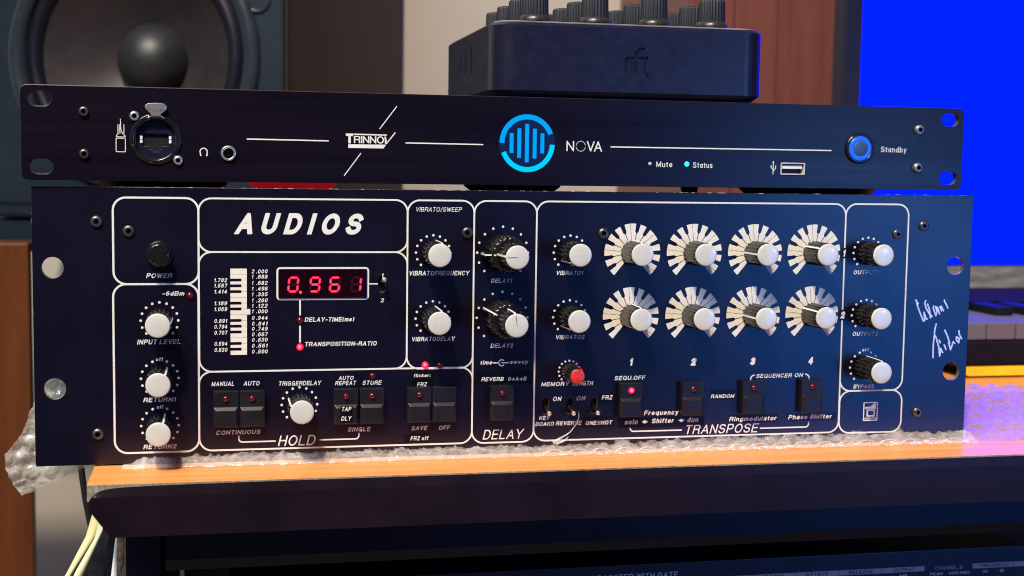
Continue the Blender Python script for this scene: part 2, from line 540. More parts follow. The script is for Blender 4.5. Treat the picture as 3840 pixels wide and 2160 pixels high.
# glyph strokes in a unit box: x 0..1 scaled by the width, z 0..1 is the cap height
G = {
    "A": (.74, [[(0, 0), (.5, 1), (1, 0)], [(.2, .32), (.8, .32)]]),
    "B": (.66, [[(0, 0), (0, 1)], [(0, 1), (.6, 1)] + A_(.62, .76, .33, .24, 90, -90)[1:] + [(0, .52)], [(.6, .52)] + A_(.65, .26, .35, .26, 90, -90) + [(0, 0)]]),
    "C": (.72, [A_(.5, .5, .5, .5, 42, 318, 22)]),
    "D": (.70, [[(0, 0), (0, 1)], [(0, 1), (.45, 1)] + A_(.45, .5, .55, .5, 90, -90, 16) + [(0, 0)]]),
    "E": (.60, [[(0, 0), (0, 1)], [(0, 1), (1, 1)], [(0, .52), (.92, .52)], [(0, 0), (1, 0)]]),
    "F": (.57, [[(0, 0), (0, 1)], [(0, 1), (1, 1)], [(0, .5), (.86, .5)]]),
    "G": (.76, [A_(.5, .5, .5, .5, 42, 340, 24), [(.98, .30), (.98, 0)], [(.98, .45), (.58, .45)]]),
    "H": (.68, [[(0, 0), (0, 1)], [(1, 0), (1, 1)], [(0, .52), (1, .52)]]),
    "I": (.001, [[(0, 0), (0, 1)]]),
    "K": (.68, [[(0, 0), (0, 1)], [(0, .36), (1, 1)], [(.35, .6), (1, 0)]]),
    "L": (.54, [[(0, 0), (0, 1)], [(0, 0), (1, 0)]]),
    "M": (.80, [[(0, 0), (0, 1), (.5, .08), (1, 1), (1, 0)]]),
    "N": (.68, [[(0, 0), (0, 1), (1, 0), (1, 1)]]),
    "O": (.78, [A_(.5, .5, .5, .5, 0, 360, 30)]),
    "P": (.63, [[(0, 0), (0, 1)], [(0, 1), (.62, 1)] + A_(.65, .73, .35, .27, 90, -90) + [(0, .46)]]),
    "Q": (.78, [A_(.5, .5, .5, .5, 0, 360, 30), [(.62, .25), (.98, -.04)]]),
    "R": (.68, [[(0, 0), (0, 1)], [(0, 1), (.62, 1)] + A_(.64, .75, .34, .25, 90, -90) + [(0, .5)], [(.6, .5)] + A_(.7, .28, .24, .2, 80, 0, 5) + [(.98, 0)]]),
    "S": (.66, [A_(.5, .75, .47, .25, 20, 180, 10) + A_(.5, .75, .47, .24, 180, 265, 6)[1:] + A_(.5, .26, .5, .26, 80, -90, 10) + A_(.5, .26, .5, .26, -90, -165, 6)[1:]]),
    "T": (.64, [[(0, 1), (1, 1)], [(.5, 0), (.5, 1)]]),
    "U": (.68, [[(0, 1), (0, .34)] + A_(.5, .34, .5, .34, 180, 360, 14) + [(1, 1)]]),
    "V": (.70, [[(0, 1), (.5, 0), (1, 1)]]),
    "W": (1.0, [[(0, 1), (.26, 0), (.5, .95), (.74, 0), (1, 1)]]),
    "X": (.68, [[(0, 0), (1, 1)], [(0, 1), (1, 0)]]),
    "Y": (.70, [[(0, 1), (.5, .44), (1, 1)], [(.5, 0), (.5, .44)]]),
    "Z": (.62, [[(0, 1), (1, 1), (0, 0), (1, 0)]]),
    "0": (.56, [A_(.5, .5, .5, .5, 0, 360, 26)]),
    "1": (.26, [[(.0, .74), (.85, 1), (.85, 0)]]),
    "2": (.56, [A_(.5, .72, .48, .28, 170, -35, 14) + [(.02, 0), (1, 0)]]),
    "3": (.56, [A_(.48, .75, .44, .25, 165, -85, 12), A_(.48, .26, .5, .26, 85, -170, 14)]),
    "4": (.58, [[(.74, 0), (.74, 1), (0, .3), (1, .3)]]),
    "5": (.56, [[(.95, 1), (.16, 1), (.06, .5)] + A_(.48, .32, .5, .32, 140, -165, 16)]),
    "6": (.56, [A_(.5, .31, .48, .31, 0, 360, 22), A_(.56, .45, .56, .55, 178, 60, 10)]),
    "7": (.54, [[(0, 1), (1, 1), (.35, 0)]]),
    "8": (.56, [A_(.5, .76, .42, .24, 0, 360, 20), A_(.5, .26, .5, .26, 0, 360, 20)]),
    "9": (.56, [A_(.5, .69, .48, .31, 0, 360, 22), A_(.44, .55, .56, .55, -2, -120, 10)]),
    ".": (.001, [[(0, 0), (0, .03)]]),
    ":": (.001, [[(0, .05), (0, .08)], [(0, .55), (0, .58)]]),
    "-": (.34, [[(0, .38), (1, .38)]]),
    "/": (.34, [[(0, -.05), (1, 1.05)]]),
    "(": (.16, [A_(1.3, .45, 1.3, .68, 128, 232, 10)]),
    ")": (.16, [A_(-.3, .45, 1.3, .68, 52, -52, 10)]),
    "a": (.50, [A_(.46, .33, .44, .33, 0, 360, 18), [(.95, .68), (.95, 0)]]),
    "b": (.52, [[(0, 0), (0, 1)], A_(.5, .33, .48, .33, 0, 360, 18)]),
    "c": (.48, [A_(.5, .34, .5, .34, 45, 315, 16)]),
    "d": (.52, [[(1, 0), (1, 1)], A_(.5, .33, .48, .33, 0, 360, 18)]),
    "e": (.52, [[(.03, .35), (.97, .35)] + A_(.5, .34, .48, .34, 5, 310, 18)]),
    "f": (.26, [[(.4, 0), (.4, .8)] + A_(.95, .8, .55, .2, 180, 90, 6), [(0, .66), (.95, .66)]]),
    "g": (.52, [A_(.5, .34, .48, .33, 0, 360, 18), [(1, .68), (1, -.08)] + A_(.5, -.08, .5, .2, 0, -150, 8)]),
    "h": (.48, [[(0, 0), (0, 1)], [(0, .45)] + A_(.5, .42, .5, .25, 160, 0, 8) + [(1, 0)]]),
    "i": (.001, [[(0, 0), (0, .66)], [(0, .95), (0, 1)]]),
    "k": (.46, [[(0, 0), (0, 1)], [(0, .26), (.95, .68)], [(.35, .42), (1, 0)]]),
    "l": (.001, [[(0, 0), (0, 1)]]),
    "m": (.80, [[(0, 0), (0, .68)], [(0, .45)] + A_(.25, .44, .25, .23, 160, 0, 7) + [(.5, 0)], [(.5, .45)] + A_(.75, .44, .25, .23, 160, 0, 7) + [(1, 0)]]),
    "n": (.46, [[(0, 0), (0, .68)], [(0, .45)] + A_(.5, .42, .5, .25, 160, 0, 8) + [(1, 0)]]),
    "o": (.52, [A_(.5, .34, .5, .34, 0, 360, 20)]),
    "p": (.52, [[(0, -.28), (0, .68)], A_(.5, .33, .48, .33, 0, 360, 18)]),
    "q": (.52, [[(1, -.28), (1, .68)], A_(.5, .33, .48, .33, 0, 360, 18)]),
    "r": (.28, [[(0, 0), (0, .68)], [(0, .4)] + A_(.9, .36, .9, .3, 160, 90, 5)]),
    "s": (.46, [A_(.5, .51, .46, .17, 25, 180, 8) + A_(.5, .51, .46, .17, 180, 265, 4)[1:] + A_(.5, .17, .48, .17, 85, -90, 8) + A_(.5, .17, .48, .17, -90, -160, 5)[1:]]),
    "t": (.26, [[(.45, .9), (.45, .15)] + A_(.9, .15, .45, .15, 180, 270, 5), [(0, .66), (.95, .66)]]),
    "u": (.46, [[(0, .68), (0, .25)] + A_(.5, .25, .5, .25, 180, 360, 8), [(1, .68), (1, 0)]]),
    "w": (.70, [[(0, .68), (.26, 0), (.5, .62), (.74, 0), (1, .68)]]),
    "y": (.46, [[(0, .68), (.52, .04)], [(1, .68), (.4, -.2), (.1, -.26)]]),
    "v": (.46, [[(0, .68), (.5, 0), (1, .68)]]),
    ">": (.80, [[(0, .38), (.9, .38)], [(.45, .74), (.95, .38), (.45, .02)]]),
    "<": (.80, [[(.1, .38), (1, .38)], [(.55, .74), (.05, .38), (.55, .02)]]),
}
_gcache = {}

def glyph(ch, w, res):
    key = (ch, w, res)
    if key not in _gcache:
        gw, st = G[ch]
        inner = 1 - 2 * w
        strokes = [[(w + x * gw * inner, w + z * inner) for x, z in s] for s in st]
        if ch in "AVWMNYKXZ":
            ext = []
            for s in strokes:
                s = [np.array(p, float) for p in s]
                for e, q in ((0, 1), (-1, -2)):
                    if abs(s[e][1] - s[q][1]) > .3:
                        s[e] = s[e] + (s[e] - s[q]) / np.linalg.norm(s[e] - s[q]) * w * .9
                ext.append([tuple(p) for p in s])
            strokes = ext
        _gcache[key] = sdf_cells(strokes, w, 1.0 / res, True, None if ch in "gpqyQ(,/" else (0.004, 1.0 if ch != "(" and ch != ")" else 1.2)) + (gw * inner + 2 * w,)
    return _gcache[key]

def letters(mb, text, x0, x1, zb, cap, y, w=0.08, shear=0.2, space=0.17, res=None, slope=0.0, mi=0, lift=0.0):
    """one line of lettering from x0 to x1 with its base line at zb and capitals cap high"""
    res = res or (18 if cap < 3 else 34)
    xs, cur = [], 0.0
    for ch in text:
        xs.append(cur)
        cur += 0.34 if ch == " " else glyph(ch, w, res)[2] + space
    total = max(1e-6, cur - space + shear)
    sx = (x1 - x0) / total
    for ch, gx in zip(text, xs):
        if ch == " ":
            continue
        V, Fc, gw = glyph(ch, w, res)
        mb.add([(x0 + (gx + px + shear * pz) * sx, y, zb + cap * pz + slope * ((gx + px) * sx)) for px, pz in V], Fc, mi)

INK_Y = -0.22
def word(parent, text, x0, x1, zb, cap, mat_=None, y=INK_Y, **kw):
    mb = MB()
    for line in (text if isinstance(text, list) else [(text, x0, x1, zb, cap)]):
        letters(mb, *line[:5], y, **kw)
    return mb.build("lettering", mat_ or INK, parent, recalc=False)

def strokes_sheet(name, parent, strokes, w, cell, y, mat_, caps=False):
    mb = MB()
    V, Fc = sdf_cells(strokes, w, cell, caps)
    mb.add([(x, y, z) for x, z in V], Fc)
    return mb.build(name, mat_, parent, recalc=False)

def lathe_obj(name, prof, c, mats, parent, n=40, axis="-Y", rfun=None):
    mb = MB()
    mb.lathe(prof, c, n, axis, 0, rfun)
    return mb.build(name, mats, parent)

def screw(parent, x, z, y=0.0, r=3.0, h=1.7, m=None, hexr=1.15, name="screw"):
    mb = MB()
    mb.lathe([(r, 0), (r, h * .35), (r * .93, h * .7), (r * .72, h), (hexr * 1.05, h)], (x, y, z), 28, cap=False)
    mb.lathe([(hexr * 1.05, h), (hexr, h * .2), (0.01, h * .2)], (x, y, z), 6, mi=1, smooth=False, cap=False)
    return mb.build(name, [m or SCREW, SOCKET], parent)

def led(parent, x, z, y, r, lit, name="indicator_light"):
    mb = MB()
    mb.lathe([(r * 1.0, 0), (r * 1.0, 0.3)], (x, y, z), 20)
    mb.ball((x, y - 0.3, z), r, 20, half=True, sy=0.85)
    if lit:
        mb.ball((x - .1 * r, y - 0.3 - 0.62 * r, z + .1 * r), r * .55, 14, half=True, sy=0.62, mi=1)
    return mb.build(name, [LED_ON, LED_CORE] if lit else LED_OFF, parent)

# ================================================================== the big three-unit effects rack device
FX = thing("effects_unit", "black three-unit rack effects device with white-capped knobs and a red number display", "effects unit")
PW, PH = 482.6, 132.5
def circ(x, z, r, n=32):
    return arc(x, z, r, r, 0, 360 * (n - 1) / n, n - 1)
def slot(x, z, w, h, n=10):
    r = w / 2
    return arc(x, z + h / 2 - r, r, r, 0, 180, n) + arc(x, z - h / 2 + r, r, r, 180, 360, n)

SLOTS = [(163.6, 86.1), (247.5, 23.2), (260.25, 23.0), (272.95, 22.9)]
FP = plate("front_panel", rrect(0, 0, PW, PH, 0.8, 3),
           [circ(9.0, 94.4, 4.95), circ(9.3, 37.0, 4.95), circ(473.4, 94.6, 4.9), circ(473.6, 37.2, 4.9)] + [slot(x, z, 3.7, 8.4) for x, z in SLOTS],
           0, 3.0, [PANEL, PANEL_EDGE, ALU], FX, 0.25)
mb = MB()
mb.box(20, 3.2, 3, 463, 255, 121)
for x in (30, 452):
    for z in (-0.6,):
        mb.box(x - 8, 30, z, x + 8, 46, 3)
        mb.box(x - 8, 220, z, x + 8, 236, 3)
mb.build("chassis", CHASSIS, FX, bevel=0.8)

# white section borders
mb = MB()
for x0, z0, x1, z1, lv, w in [(36.5, 86.45, 75.75, 127.45, 0, .95), (36.2, 5.25, 75.55, 86.45, 1, .95), (75.8, 101.76, 176.1, 127.4, 1, .85),
                              (75.8, 43.9, 176.15, 101.76, 2, .85), (75.6, 5.35, 209.5, 43.9, 0, .85), (176.15, 43.7, 209.45, 127.35, 3, .85),
                              (209.5, 5.2, 241.4, 127.3, 1, .85), (241.4, 5.5, 408.7, 127.35, 0, .85), (408.7, 27.65, 444.8, 127.4, 1, .85), (408.9, 4.9, 445.0, 27.65, 2, .85)]:
    y = -0.05 - 0.03 * lv
    ring_sheet(mb, rrect(x0 - w / 2, z0 - w / 2, x1 + w / 2, z1 + w / 2, 6.0 + w / 2), rrect(x0 + w / 2, z0 + w / 2, x1 - w / 2, z1 - w / 2, 6.0 - w / 2), y)
ring_sheet(mb, rrect(112.4, 78.35, 157.3, 94.45, 1.9), rrect(113.3, 79.25, 156.4, 93.55, 1.1), -0.08)
mb.build("section_border", INK, FP, recalc=False)
for q in ([(123.33, 70.9), (124.17, 70.9), (124.17, 78.4), (123.33, 78.4)], [(123.33, 57.6), (124.17, 57.6), (124.17, 66.0), (123.33, 66.0)], [(157.2, 85.85), (161.6, 85.85), (161.6, 86.45), (157.2, 86.45)]):
    mb = MB()
    mb.sheet(q, -0.06)
    mb.build("connecting_line", INK, FP, recalc=False)
def bracket(pts):
    return strokes_sheet("bracket_line", FP, [pts], 0.36, 0.12, -0.06, INK)
bracket([(94.3, 12.3), (94.3, 10.9)] + arc(96.0, 10.8, 1.7, 1.7, 180, 270, 5) + [(112.0, 9.1)])
bracket([(133.3, 9.1), (150.9, 9.1)] + arc(150.9, 10.8, 1.7, 1.7, 270, 360, 5) + [(152.6, 12.1)])
bracket([(292.7, 11.8), (292.7, 10.6)] + arc(294.4, 10.7, 1.7, 1.7, 180, 270, 5) + [(320.8, 9.0)])
bracket([(364.0, 8.8), (389.8, 8.8)] + arc(389.8, 10.5, 1.7, 1.7, 270, 360, 5) + [(391.5, 11.6)])
bracket([(358.0, 34.8)] + arc(360.2, 35.0, 2.2, 2.2, 180, 90, 6))
bracket(arc(388.7, 34.9, 2.3, 2.3, 90, 0, 6))

# black label tapes and their writing, silk-screened words
def tape(x0, z0, x1, z1):
    mb = MB()
    mb.box(x0, -0.19, z0, x1, -0.155, z1)
    return mb.build("label_tape", TAPE, FP)
for t in [(406.4, 98.7, 411.0, 104.2), (406.2, 65.8, 411.2, 71.4), (178.9, 34.3, 189.9, 41.8), (175.3, 6.6, 188.0, 10.9), (210.2, 35.5, 240.6, 41.7), (275.3, 23.5, 284.9, 29.0), (267.4, 11.7, 283.9, 17.3),
          (286.0, 11.0, 333.0, 16.5), (336.0, 24.7, 349.6, 29.9), (347.0, 12.0, 374.1, 16.3), (379.3, 12.4, 407.1, 15.9)]:
    tape(*t)
B, Rg = 0.088, 0.066
word(FP, "AUDIOS", 92.6, 155.3, 110.3, 10.3, w=.112, shear=.30, space=.38)
word(FP, "POWER", 51.4, 63.7, 89.3, 2.35, w=B)
word(FP, "-6dBm", 58.6, 69.3, 80.9, 2.1, w=B)
word(FP, "INPUT LEVEL", 46.9, 67.4, 57.6, 2.35, w=B)
word(FP, "RETURN1", 49.5, 65.0, 29.7, 2.2, w=B)
word(FP, "RETURN2", 49.3, 65.1, 6.9, 2.2, w=B)
word(FP, "off", 55.5, 59.0, 49.5, 1.8, w=B, shear=.12)
word(FP, "off", 55.6, 59.0, 26.4, 1.8, w=B, shear=.12)
word(FP, "1", 163.2, 164.6, 89.2, 2.1, w=B)
word(FP, "2", 162.9, 164.9, 77.0, 2.0, w=B)
word(FP, "DELAY-TIME(ms)", 125.9, 150.3, 67.7, 2.2, w=.095)
word(FP, "TRANSPOSITION-RATIO", 125.9, 161.5, 55.6, 2.2, w=.095)
word(FP, "MANUAL", 81.4, 92.5, 36.8, 2.2, w=B)
word(FP, "AUTO", 96.6, 104.5, 36.8, 2.2, w=B)
word(FP, "TRIGGERDELAY", 113.3, 134.1, 36.4, 2.2, w=B)
word(FP, [("AUTO", 142.4, 150.1, 38.6, 2.1), ("REPEAT", 140.8, 151.3, 36.1, 2.1)], 0, 0, 0, 0, w=B)
word(FP, "STORE", 154.2, 163.9, 36.0, 2.2, w=B)
word(FP, "CONTINUOUS", 83.4, 104.9, 12.9, 2.2, w=B)
word(FP, "SINGLE", 147.0, 158.6, 12.8, 2.2, w=B)
word(FP, "HOLD", 113.0, 131.9, 6.6, 5.2, w=.065, shear=.24)
word(FP, "VIBRATO/SWEEP", 180.0, 203.3, 121.8, 2.25, w=Rg)
word(FP, "VIBRATOFREQUENCY", 176.9, 207.4, 90.2, 2.3, w=.09)
word(FP, "VIBRATODELAY", 178.5, 200.4, 57.4, 2.2, w=.095)
word(FP, "DELAY1", 218.3, 229.4, 86.4, 2.2, w=B)
word(FP, "DELAY2", 218.5, 230.4, 53.6, 2.2, w=B)
word(FP, "flicker:", 179.6, 188.4, 39.4, 1.75, w=B)
word(FP, "FRZ", 181.4, 186.6, 34.8, 2.0, w=B)
word(FP, "SAVE", 178.7, 187.0, 12.6, 2.2, w=B)
word(FP, "OFF", 192.4, 198.6, 12.5, 2.2, w=B)
word(FP, "FRZ off", 178.3, 187.6, 7.5, 2.1, w=B)
word(FP, "time", 213.2, 219.8, 45.2, 2.1, w=B)
word(FP, "sweep", 228.6, 238.2, 45.3, 2.1, w=B)
word(FP, "REVERB", 214.0, 225.7, 36.7, 2.0, w=B)
word(FP, "0>A>B", 227.6, 237.5, 36.7, 2.0, w=B)
word(FP, "DELAY", 215.0, 236.4, 6.9, 5.0, w=.062, shear=.24)
word(FP, "VIBRATO1", 251.7, 266.2, 90.2, 2.2, w=B)
word(FP, "VIBRATO2", 252.0, 267.5, 57.5, 2.2, w=B)
word(FP, [("MEMORY", 244.9, 259.9, 33.5, 2.2), ("LENGTH", 261.4, 272.4, 33.6, 2.2)], 0, 0, 0, 0, w=B)
word(FP, "ON", 251.1, 255.9, 25.8, 2.3, w=B)
word(FP, "ON", 263.5, 268.5, 25.8, 2.3, w=B)
word(FP, "FRZ", 277.0, 283.0, 26.0, 2.2, w=B)
word(FP, [("KEY", 244.1, 249.9, 16.2, 2.1), ("BOARD", 242.2, 252.3, 13.1, 2.1)], 0, 0, 0, 0, w=B)
word(FP, "REVERSE", 253.0, 266.8, 13.2, 2.1, w=B)
word(FP, "ONESHOT", 268.5, 283.1, 13.0, 2.1, w=B)
for t, x0, x1, z in [("1", 291.4, 293.7, 43.4), ("2", 324.4, 328.1, 42.8), ("3", 357.3, 360.8, 42.6), ("4", 389.9, 393.3, 42.4)]:
    word(FP, t, x0, x1, z, 4.0, w=.14, shear=.22)
word(FP, "SEQU.OFF", 283.5, 300.4, 35.9, 2.25, w=B)
word(FP, [("SEQUENCER", 360.9, 381.3, 35.6, 2.2), ("ON", 382.4, 387.6, 35.7, 2.2)], 0, 0, 0, 0, w=B)
word(FP, "RANDOM", 336.1, 349.3, 25.4, 2.0, w=B)
word(FP, [("Frequency", 299.8, 318.9, 17.3, 2.5), ("Shifter", 304.1, 316.5, 13.0, 2.5)], 0, 0, 0, 0, w=B)
word(FP, "solo", 289.4, 297.0, 12.7, 2.7, w=B)
word(FP, "<", 298.7, 301.9, 13.0, 2.1, w=.14, shear=0)
word(FP, ">", 318.9, 322.1, 13.3, 2.1, w=.14, shear=0)
word(FP, "duo", 323.4, 330.0, 13.0, 2.8, w=B)
word(FP, "Ringmodulator", 346.6, 373.6, 12.9, 2.4, w=B)
word(FP, "Phase Shifter", 379.7, 405.0, 13.1, 2.4, w=B)
word(FP, "TRANSPOSE", 322.0, 363.6, 6.7, 4.9, w=.066, shear=.24)
word(FP, "1", 407.6, 409.5, 99.6, 3.7, w=.14)
word(FP, "2", 407.4, 410.5, 66.7, 3.7, w=.13)
word(FP, "OUTPUT1", 414.0, 428.9, 90.2, 2.2, w=B)
word(FP, "OUTPUT2", 414.7, 429.8, 57.3, 2.2, w=B)
word(FP, "BYPASS", 416.4, 428.6, 28.9, 2.2, w=B)
word(FP, "off", 420.6, 424.8, 48.9, 1.8, w=B, shear=.12)
# small pot symbol between time and sweep
strokes_sheet("pot_symbol", FP, [arc(224.4, 45.95, 1.55, 1.55, 40, 320, 16), [(219.9, 45.95), (222.9, 45.95)], [(224.2, 45.95), (228.2, 45.95)], [(224.1, 45.95), (224.6, 45.95)]], 0.28, 0.1, -0.06, INK)
# silver marker autograph
strokes_sheet("autograph", FP, [[(450.72, 76.56), (452.65, 73.91)], [(451.3, 74.9), (453.6, 69.59), (455.94, 64.68)], [(455.94, 64.68), (456.67, 65.37), (456.02, 69.57), (457.39, 66.2), (458.47, 65.78)],
    [(456.94, 76.11), (456.25, 74.58), (457.3, 71.51), (459.57, 68.28), (460.5, 67.85)], [(457.78, 74.29), (459.13, 71.21), (459.95, 66.6), (461.12, 67.71)],
    [(461.62, 73.29), (461.39, 71.75), (463.09, 67.83), (463.75, 70.06), (462.72, 72.58), (463.96, 72.01), (465.35, 68.37)], [(465.14, 72.84), (466.49, 70.04)], [(465.89, 73.12), (467.71, 70.03)],
    [(467.87, 76.45), (467.76, 75.62), (469.4, 73.09), (470.08, 71.55)], [(463.59, 63.49), (462.84, 60.0), (462.67, 56.92), (462.29, 51.88), (462.47, 44.57)],
    [(463.12, 57.19), (464.13, 54.94), (465.73, 50.14), (465.97, 48.17), (466.39, 45.64), (466.81, 49.85), (468.15, 47.3)], [(465.52, 54.64), (466.53, 52.66)],
    [(468.54, 52.07), (469.37, 50.66), (470.06, 48.96)], [(468.63, 60.07), (470.47, 56.54), (472.04, 52.59), (471.24, 53.16), (472.66, 49.06), (473.47, 51.44), (473.99, 53.41), (475.27, 52.26)],
    [(475.7, 56.2), (475.95, 54.23), (477.4, 52.8), (477.6, 55.05), (475.7, 56.2)], [(477.07, 59.7), (477.49, 57.3), (479.15, 54.75)]], 0.42, 0.16, -0.05, SILVERINK)
# maker's emblem at the lower right: framed seat-like mark with a name under it
mb = MB()
ring_sheet(mb, rrect(422.8, 11.2, 431.2, 21.4, .3, 2), rrect(423.35, 11.75, 430.65, 20.85, .2, 2), -0.05)
mb.sheet([(423.7, 18.6), (427.3, 19.2), (428.6, 20.5), (430.1, 20.65), (430.1, 17.6), (423.7, 17.9)], -0.05)
mb.sheet([(424.7, 17.5), (429.6, 17.3), (429.6, 16.6), (424.7, 16.75)], -0.08)
mb.sheet([(424.7, 16.7), (425.6, 16.7), (425.6, 13.6), (424.9, 13.6)], -0.05)
mb.sheet([(428.8, 16.55), (429.6, 16.55), (429.4, 13.6), (428.8, 13.6)], -0.05)
mb.sheet([(424.9, 14.3), (429.4, 14.3), (429.2, 13.4), (425.1, 13.4)], -0.08)
letters(mb, "BARTH", 423.7, 430.4, 12.05, 0.95, -0.05, w=.11, shear=0, res=14)
mb.build("maker_emblem", INK, FP, recalc=False)

# upright keyboard chart with its ratio figures
mb = MB()
zt, pit = 93.84, 41.96 / 15
blk = {2, 3, 4, 6, 7, 9, 10, 11, 13, 14}          # a black key sits on the upper boundary of these white keys
for k in range(15):
    z1, z0 = zt - k * pit - .06, zt - (k + 1) * pit + .06
    xr = 99.95 if k == 7 else 98.34
    mb.sheet([(95.75, z0), (xr, z0), (xr, z1), (95.75, z1)], -0.05)
    zu = z1 - (0.64 if k in blk else 0)
    zd = z0 + (0.64 if (k + 1) in blk else 0)
    mb.sheet([(90.55, zd), (95.75, zd), (95.75, zu), (90.55, zu)], -0.05)
mb.build("keyboard_chart", KEYINK, FP, recalc=False)
mb = MB()
for t, yk in zip("2.000 1.888 1.682 1.498 1.335 1.260 1.122 1.000 0.944 0.841 0.749 0.667 0.630 0.561 0.500".split(), [222, 298, 387, 468, 549, 635, 713, 792, 886, 968, 1042, 1121, 1200, 1284, 1368]):
    zc = 93.84 - (yk - 180) / 29.385
    letters(mb, t[0], 100.6, 102.1 if t[0] != "1" else 101.6, zc - .95, 1.95, INK_Y, w=.085)
    letters(mb, t[1:], 102.75, 108.4, zc - .95, 1.95, INK_Y, w=.085)
for t, yk in zip("1.782 1.587 1.414 1.189 1.059 0.891 0.794 0.707 0.594 0.530".split(), [345, 423, 508, 674, 757, 925, 1007, 1092, 1250, 1337]):
    zc = 93.84 - (yk - 180) / 29.385
    letters(mb, t, 82.8, 89.2, zc - .95, 1.95, INK_Y, w=.085)
mb.build("ratio_figures", INK, FP, recalc=False)

# dots around the knobs
def dots(x, z, r, n0=-6, n1=6, skip=(), step=22.5, d=.58):
    mb = MB()
    for k in range(n0, n1 + 1):
        if k in skip:
            continue
        a = math.radians(k * step)
        mb.sheet(circ(x + r * math.sin(a), z + r * math.cos(a), d, 14), -0.05)
    return mb.build("dial_dots", INK, FP, recalc=False)
for x, z, r, sk in [(57.4, 69.0, 8.7, ()), (57.3, 41.1, 8.75, (0,)), (57.2, 18.2, 8.75, (0,)), (123.5, 26.9, 8.6, ()), (189.0, 101.55, 8.6, ()), (189.05, 68.75, 8.6, ()),
                    (224.15, 101.55, 13.0, ()), (224.3, 68.85, 13.0, ()), (259.0, 101.6, 8.6, ()), (259.3, 68.8, 8.6, ()), (259.6, 40.9, 5.55, ()),
                    (422.0, 101.45, 8.2, ()), (422.3, 68.3, 8.2, ()), (422.8, 40.25, 8.6, (0,))]:
    dots(x, z, r, skip=sk, d=.62 if r > 6 else .55)

# ring keyboards around the eight transpose knobs
def key_ring(x, z):
    mb = MB()
    ri, rb, ro = 5.6, 10.6, 14.9
    black = {1, 3, 6, 8, 10, 13, 15, 18, 20, 22}
    st, hb = 11.25, 4.6
    for s in range(25):
        if s in black:
            continue
        c = -135 + st * s
        lb, rbk = (s - 1) in black, (s + 1) in black
        g = 1.25
        il = c - st + g if lb else c - st / 2 + .8
        ir = c + st - g if rbk else c + st / 2 - .8
        ol = c - st + hb if lb else c - st / 2 + .4
        orr = c + st - hb if rbk else c + st / 2 - .4
        if s == 0:
            il = ol = c - st / 2
        if s == 24:
            ir = orr = c + st / 2
        P = lambda a, r: (x + r * math.sin(math.radians(a)), z + r * math.cos(math.radians(a)))
        n = 5
        poly = [P(il + (ir - il) * i / n, ri) for i in range(n + 1)] + [P(ir, rb - .5), P(orr, rb + .3)] + [P(orr + (ol - orr) * i / n, ro) for i in range(n + 1)] + [P(ol, rb + .3), P(il, rb - .5)]
        mb.sheet(poly, -0.05)
    return mb.build("key_ring", KEYINK, FP, recalc=False)
TX = [291.8, 325.1, 358.4, 391.3]
for x in TX:
    key_ring(x, 101.6)
    key_ring(x - (.1 if x < 300 else 0), 69.0)

# knobs: fluted black body, white cap, white pointer line
def flute(nf, d, ph=0.0):
    def f(a, h):
        return 1.0 - d * (0.5 + 0.5 * math.cos(nf * a + ph)) ** 1.5
    return f
def knob(x, z, h, ang, rb=6.35, rt=5.95, rc=5.68, cap=CAP, mark=INK, y=0.0, name="knob", label=None, line=None, dark_line=None):
    mb = MB()
    mb.lathe([(rb, .3), (rb, 1.0), (rb - .1, 2.0), (rt + .1, h - 3.0), (rt, h - 2.2), (rt - .25, h - 1.7)], (x, y, z), 120, rfun=flute(17, .11, rnd.random() * 6))
    mb.lathe([(rt - .25, h - 1.75), (rc + .02, h - 1.3), (rc * .98, h - 1.25)], (x, y, z), 48)
    k = mb.build(name, KNOB, FX)
    if label:
        k["label"] = label
    m2 = MB()
    m2.lathe([(rc * .98, h - 1.3), (rc, h - 1.1), (rc, h - .55), (rc * .985, h - .25), (rc * .95, h - .06), (rc * .88, h + .03), (rc * .5, h + .16), (.01, h + .2)], (x, y, z), 56, cap=False)
    c = m2.build("knob_cap", cap, k)
    a = math.radians(ang)
    s, t = math.sin(a), math.cos(a)
    m3 = MB()
    def seg(r0, h0, r1, h1, w=.44, thick=.25):
        # a thin raised bar running along the flank in the plane of the pointer angle
        px, pz = t * w, -s * w
        P = []
        for r, hh in ((r0, h0), (r1, h1)):
            for dr in (0, thick):
                for sg in (-1, 1):
                    P.append((x + (r + dr) * s + sg * px, y - hh - (thick if False else 0), z + (r + dr) * t + sg * pz))
        m3.add(P, [(0, 1, 3, 2), (4, 6, 7, 5), (0, 2, 6, 4), (1, 5, 7, 3), (2, 3, 7, 6), (0, 4, 5, 1)])
    seg(rb - .1, 1.0, rt, h - 2.1)
    seg(rt, h - 2.1, rc - .05, h - 1.25)
    m3.build("pointer_line", mark, k)
    if dark_line is not None:
        da = math.radians(dark_line)
        m4 = MB()
        ds, dt = math.sin(da), math.cos(da)
        p = [(x + r * ds + sg * .13 * dt, y - h - hh, z + r * dt - sg * .13 * ds) for r, hh in ((0.0, .26), (rc * .5, .22), (rc * .9, .10)) for sg in (-1, 1)]
        m4.add(p, [(0, 1, 3, 2), (2, 3, 5, 4)])
        m4.build("cap_line", SOCKET, k, recalc=False)
    return k
for x, z, h, a in [(57.4, 68.9, 21.5, 80), (57.3, 41.1, 21.5, 34), (57.3, 18.1, 22.5, 22), (123.5, 26.9, 22, -58), (189.0, 101.5, 22, 11), (189.05, 68.75, 22.5, 10),
                   (259.0, 101.55, 21, -131), (259.2, 68.7, 20.5, -132), (422.1, 101.4, 18.2, 144), (422.2, 68.4, 18.4, 148), (422.6, 40.2, 20, 4)]:
    knob(x, z, h, a)
